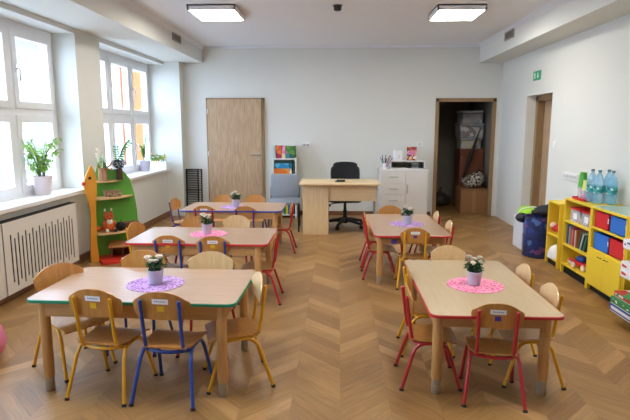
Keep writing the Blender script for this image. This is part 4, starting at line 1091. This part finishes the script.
# cups on top
r = thing('tray', 'red plastic tray under the cups on the open unit', 'tray', (2.46, 5.33, .7812)); MB().box(-.08, .08, -.13, .13, 0, .006, .002).box(-.08, -.074, -.13, .13, 0, .022).box(.074, .08, -.13, .13, 0, .022).box(-.08, .08, -.13, -.124, 0, .022).box(-.08, .08, .124, .13, 0, .022).build('tray', 'bin_red', r)
MB().tube([(-.02, .13, .012), (-.02, .15, .02), (.02, .15, .02), (.02, .13, .012)], .005).build('handle', 'bin_red', r, True)
def cup(x, y, z, r0, r1, h, m, label, name='cup'):
    o = thing(name, label, 'cup', (x, y, z), 0, 'plastic cups on the red tray')
    MB().lathe([(.001, 0), (r0, 0), (r1, h), (r1 - .003, h), (r0 - .003, .004), (.001, .004)], seg=24).build('cup_wall', m, o, True)
    MB().tube([((r1 + .001) * math.cos(a * PI / 12), (r1 + .001) * math.sin(a * PI / 12), h) for a in range(25)], .003, 6, False).build('rim', m, o, True)
CG = mat('cup_green', '#4fae38', .35); CY = mat('cup_yellow', '#dfe07a', .35); CP = mat('cup_pink', '#c79bb0', .35); CW = clear('cup_clear', '#f0e9f0', .35)
cup(2.45, 5.40, .788, .036, .045, .11, CW, 'clear cup at the bottom of the cup pile, beneath the green ones'); cup(2.45, 5.40, .9, .043, .036, .11, CG, 'green cup turned upside down on the clear one'); cup(2.45, 5.40, 1.012, .036, .03, .035, CG, 'short green cup on top of the tall cup pile')
cup(2.44, 5.285, .788, .04, .045, .05, CP, 'pink cup at the bottom of the shorter pile'); cup(2.44, 5.285, .839, .042, .045, .045, CW, 'clear cup in the middle of the shorter pile'); cup(2.44, 5.285, .886, .044, .034, .09, CY, 'yellow cup upside down on the shorter pile')
cup(2.54, 5.33, .788, .034, .042, .10, CW, 'clear cup standing at the back of the red tray, by the bottles'); cup(2.52, 5.42, .788, .034, .042, .06, mat('cup_salmon', '#d99a84', .35), 'salmon cup at the back of the red tray, by the wall')
WB = clear('bottle_blue', '#7fcdf2', .38, .08); WL = blotch_mat('bottle_label', ['#1f7f86', '#2f9aa0', '#d9ecee', '#176a78', '#3fa9ad'], 45, .5)
for x, y, lab in ((2.45, 5.21, 'clear blue water bottle nearest the cups'), (2.46, 5.09, 'clear blue water bottle in the front, second from the cups'), (2.575, 5.15, 'clear blue water bottle at the back by the wall'), (2.55, 5.02, 'clear blue water bottle farthest from the cups')):
    o = thing('water_bottle', lab, 'bottle', (x, y, .7812 if y > 4.93 else .786), 0, 'water bottles on the yellow shelf')
    R_ = .045
    prof = [(.001, .006), (.03, 0), (.046, .006), (R_, .02)]
    for k in range(5): prof += [(R_ - .0025, .03 + k * .012), (R_, .036 + k * .012)]
    prof += [(R_, .185), (.043, .21), (.035, .243), (.023, .268), (.014, .283), (.013, .296), (.001, .296)]
    MB().lathe(prof, seg=24).build('bottle_body', WB, o, True)
    MB().lathe([(R_ + .001, .10), (R_ + .001, .165)], seg=24).build('label', WL, o, True)
    MB().lathe([(.001, .316), (.015, .316), (.016, .312), (.016, .294), (.013, .294)][::-1], seg=20).build('cap', mat('cap_teal', '#1d5f74', .4), o, True)
# game boxes in the green unit
def gamebox(name, lab, x0, x1, y0, y1, z0, z1, m, lm, grp):
    o = thing(name, lab, 'box', ((x0 + x1) / 2, (y0 + y1) / 2, z0), 0, grp); a, b, h = (x1 - x0) / 2, (y1 - y0) / 2, z1 - z0
    MB().box(-a + .003, a - .003, -b + .003, b - .003, 0, h * .6).build('tray', 'paper', o)
    MB().box(-a, a, -b, b, h * .12, h, .002).build('lid', m, o)
    MB().box(-a - .0012, -a, -b + .02, b - .02, h * .35, h * .75).build('side_label', lm, o)
GW = blotch_mat('game_print', ['#e8e4e0', '#e8e4e0', '#3a4f8a', '#e8e4e0', '#c2403a'], 26); GR = blotch_mat('game_print_red', ['#efeae8', '#d23a36', '#efeae8', '#efeae8'], 22)
gamebox('game_box', 'white game box with blue and red print, on the green unit\'s upper board', 2.24, 2.54, 3.74, 4.175, .561, .635, 'paper', GW, 'game boxes')
gamebox('game_box', 'white game box with red print, on the green unit\'s middle board', 2.24, 2.54, 3.74, 4.18, .331, .39, 'paper', GR, 'game boxes')
gamebox('game_box', 'white game box lying on the red-printed one in the green unit', 2.24, 2.54, 3.74, 4.18, .391, .455, 'paper', GR, 'game boxes')
gamebox('game_box', 'blue game box at the bottom of the pile by the right edge', 2.12, 2.5, 3.66, 4.06, .091, .15, mat('game_blue', '#2c4fa0', .5), 'paper', 'game boxes piled low')
gamebox('game_box', 'green game box in the middle of the pile by the right edge', 2.12, 2.5, 3.66, 4.06, .1505, .205, mat('game_green', '#3a8a4a', .5), blotch_mat('game_green_print', ['#dfe8dc', '#3a8a4a', '#3a8a4a'], 30), 'game boxes piled low')
gamebox('game_box', 'red and green game box on top of the pile by the right edge', 2.14, 2.48, 3.67, 4.05, .2055, .25, blotch_mat('game_top', ['#c43a34', '#3f9a52', '#c43a34', '#e4e0da'], 9), blotch_mat('game_top_print', ['#c43a34', '#e9e4de', '#3f9a52'], 24), 'game boxes piled low')
o = thing('picture_box', 'lilac picture box standing behind the low pile of games', 'box', (2.36, 4.03, .2508)); MB().box(-.03, .03, -.1, .1, 0, .07, .002).build('box', blotch_mat('lilac_print', ['#b9a4cf', '#8fb0dc', '#d8c4dc', '#d05a5a'], 30), o); MB().box(-.032, -.03, -.06, .06, .015, .055).build('label', 'paper', o)

# hamper and bags
hp = thing('laundry_hamper', 'dark blue printed pop-up hamper between the doorway and the narrow shelf', 'hamper', (2.36, 6.20, 0))
t = MB().lathe([(.001, 0), (.165, 0), (.17, .01), (.172, .24), (.17, .47), (.163, .47), (.163, .02), (.001, .015)], seg=32)
t.build('fabric_wall', blotch_mat('hamper_print', ['#1c2f6c', '#1a2858', '#22397f', '#1c2f6c', '#4b6aa8', '#1a2858', '#7a4a86', '#1c2f6c'], 16, .6), hp, True)
for z in (.012, .24, .468): MB().tube([(.173 * math.cos(a * PI / 16), .173 * math.sin(a * PI / 16), z) for a in range(33)], .006, 6, False).build('hoop', mat('hamper_hoop', '#16224a', .6), hp, True)
sk = thing('black_bag', 'black bag lying across the top of the blue hamper', 'bag', (2.41, 6.17, .475), .2)
b_ = blob('body', [((0, 0, .06), .12, (1, 1.1, .6)), ((.06, -.05, .10), .09, (1, 1, .75)), ((-.08, .05, .04), .07, (1, 1, .5))], mat('bag_black', '#17171b', .7, bump=.2), sk, .012)
MB().tube([(.03, -.10, .10), (.05, -.10, .17), (.10, -.08, .17), (.12, -.06, .09)], .012).build('strap', 'black', sk, True)
wc = thing('storage_box', 'white box on the floor under the lime green bag', 'box', (2.44, 6.62, 0))
MB().box(-.19, .15, -.17, .17, 0, .37, .006).build('box', mat('box_white', '#d8dde6', .5), wc); MB().box(-.195, .155, -.175, .175, .36, .39, .006).build('lid', 'white', wc)
lb = thing('backpack', 'lime green and black backpack lying on the white box', 'backpack', (2.36, 6.56, .391), .0)
blob('body', [((0, 0, .075), .12, (1.15, 1.35, .6)), ((-.06, -.05, .06), .09, (1, 1.1, .6)), ((.03, .08, .07), .09, (1.1, 1, .6))], mat('lime_fabric', '#9bd12c', .7, var=.08), lb, .012)
MB().ball((-.13, -.12, .02), .075, (1, 1.1, .8), 3).build('pocket', 'black', lb, True); MB().tube([(-.15, -.02, .05), (-.12, -.07, .12), (-.03, -.09, .14), (.05, -.06, .14)], .008).build('strap', 'paper', lb, True)
MB().ball((.04, -.06, .115), .06, (1.3, 1, .4), 2).build('flap', mat('bag_violet', '#4a3f8a', .7), lb, True)

# ================================================================== STORE ROOM
bx = thing('cardboard_box', 'large brown cardboard box on the floor inside the store-room doorway', 'box', (2.37, 9.50, 0))
MB().box(-.23, .23, -.22, .22, 0, .43, .004).build('box', 'card', bx); MB().box(-.232, .232, -.223, -.219, .40, .433).build('front_flap', mat('card_edge', '#8a6240', .9), bx); MB().box(-.03, .03, -.2225, -.2195, .0, .40).build('tape', mat('parcel_tape', '#a5794e', .4), bx)
bg_ = thing('patterned_bag', 'black and white animal-print bag on the cardboard box in the store room', 'bag', (2.40, 9.46, .434))
blob('body', [((-.05, 0, .11), .14, (1.1, .9, .85)), ((.06, .0, .16), .13, (.9, .9, 1)), ((-.02, .02, .08), .15, (1.2, 1, .55))], blotch_mat('animal_print', ['#d9d2c6', '#17151a', '#bdb5a8', '#221e22', '#8d867c'], 55, .7), bg_, .014)
MB().tube([(.02, -.05, .25), (.06, -.06, .32), (.13, -.05, .30), (.15, -.04, .2)], .012).build('strap', 'black', bg_, True)
cab = thing('wardrobe', 'reddish brown cupboard behind the boxes in the store room', 'cupboard', (2.40, 9.95, 0))
MB().box(-.20, .22, -.2, .22, 0, 1.1).build('body', 'brownboard', cab); MB().box(-.195, .215, -.215, -.2, .03, 1.08, .003).build('door', 'brownboard', cab); MB().ball((-.17, -.225, .95), .014, sub=2).build('knob', 'chrome', cab, True)
for k, (z, h, w_, lab) in enumerate(((1.102, .20, .36, 'lowest clear storage tub on the brown cupboard, with yellow packet'), (1.304, .25, .42, 'middle storage tub on the cupboard, crammed with white and blue things'), (1.556, .23, .36, 'topmost clear tub of the stack on the brown cupboard'))):
    r = thing('storage_tub', lab, 'tub', (2.39, 9.93, z), .04 * k, 'clear tubs in the store room'); a = w_ / 2
    MB().box(-a, a, -.17, .17, 0, .005).box(-a, a, -.17, -.165, 0, h - .03).box(-a, a, .165, .17, 0, h - .03).box(-a, -a + .005, -.17, .17, 0, h - .03).box(a - .005, a, -.17, .17, 0, h - .03).build('tub', PL, r)
    MB().box(-a - .01, a + .01, -.18, .18, h - .03, h - .002, .005).build('lid', mat('tub_lid', '#b9bec4', .5), r)
    MB().box(-a + .01, a - .01, -.16, .15, .006, h * .75, .01).build('contents', blotch_mat('tub_contents_%d' % k, [['#d8c63a', '#8c9a94', '#6a7a78', '#b9b7ab'], ['#e6e4df', '#2f4f8f', '#222', '#d8d5d0', '#6a2f3a'], ['#8f959a', '#6b7176', '#a9aeb2']][k] if k != 1 else ['#e6e4df', '#2f4f8f', '#222222', '#d8d5d0', '#6a2f3a'], 16), r)
ub = thing('umbrella', 'closed black umbrella leaning against the cupboard in the store room', 'umbrella', (2.28, 9.28 + .28, .0))
MB().tube([(-.05, .02, .60), (.06, .04, .95), (.20, .08, 1.36)], .02, 10, radii=[.012, .03, .016]).build('canopy', 'black', ub, True)
MB().tube([(-.07, .015, .52), (-.05, .02, .60)], .006).build('ferrule', 'chrome', ub); MB().tube([(.20, .08, 1.36), (.225, .085, 1.43), (.235, .06, 1.46), (.225, .04, 1.43)], .011).build('handle', 'black', ub, True)
sk = thing('waste_sack', 'dark bundle with clear wrapping on the store-room floor', 'bag', (1.95, 10.2, 0))
blob('body', [((0, 0, .13), .17, (1, 1, .8)), ((.1, .05, .1), .13, (1, 1, .8)), ((-.12, -.03, .1), .12, (1, 1, .85))], mat('sack_dark', '#3a3836', .5), sk, .016)
MB().tube([(0, 0, .25), (.01, 0, .33), (.04, 0, .36)], .02, 8, radii=[.04, .015, .03]).build('knot', mat('sack_knot', '#4a4846', .5), sk, True)
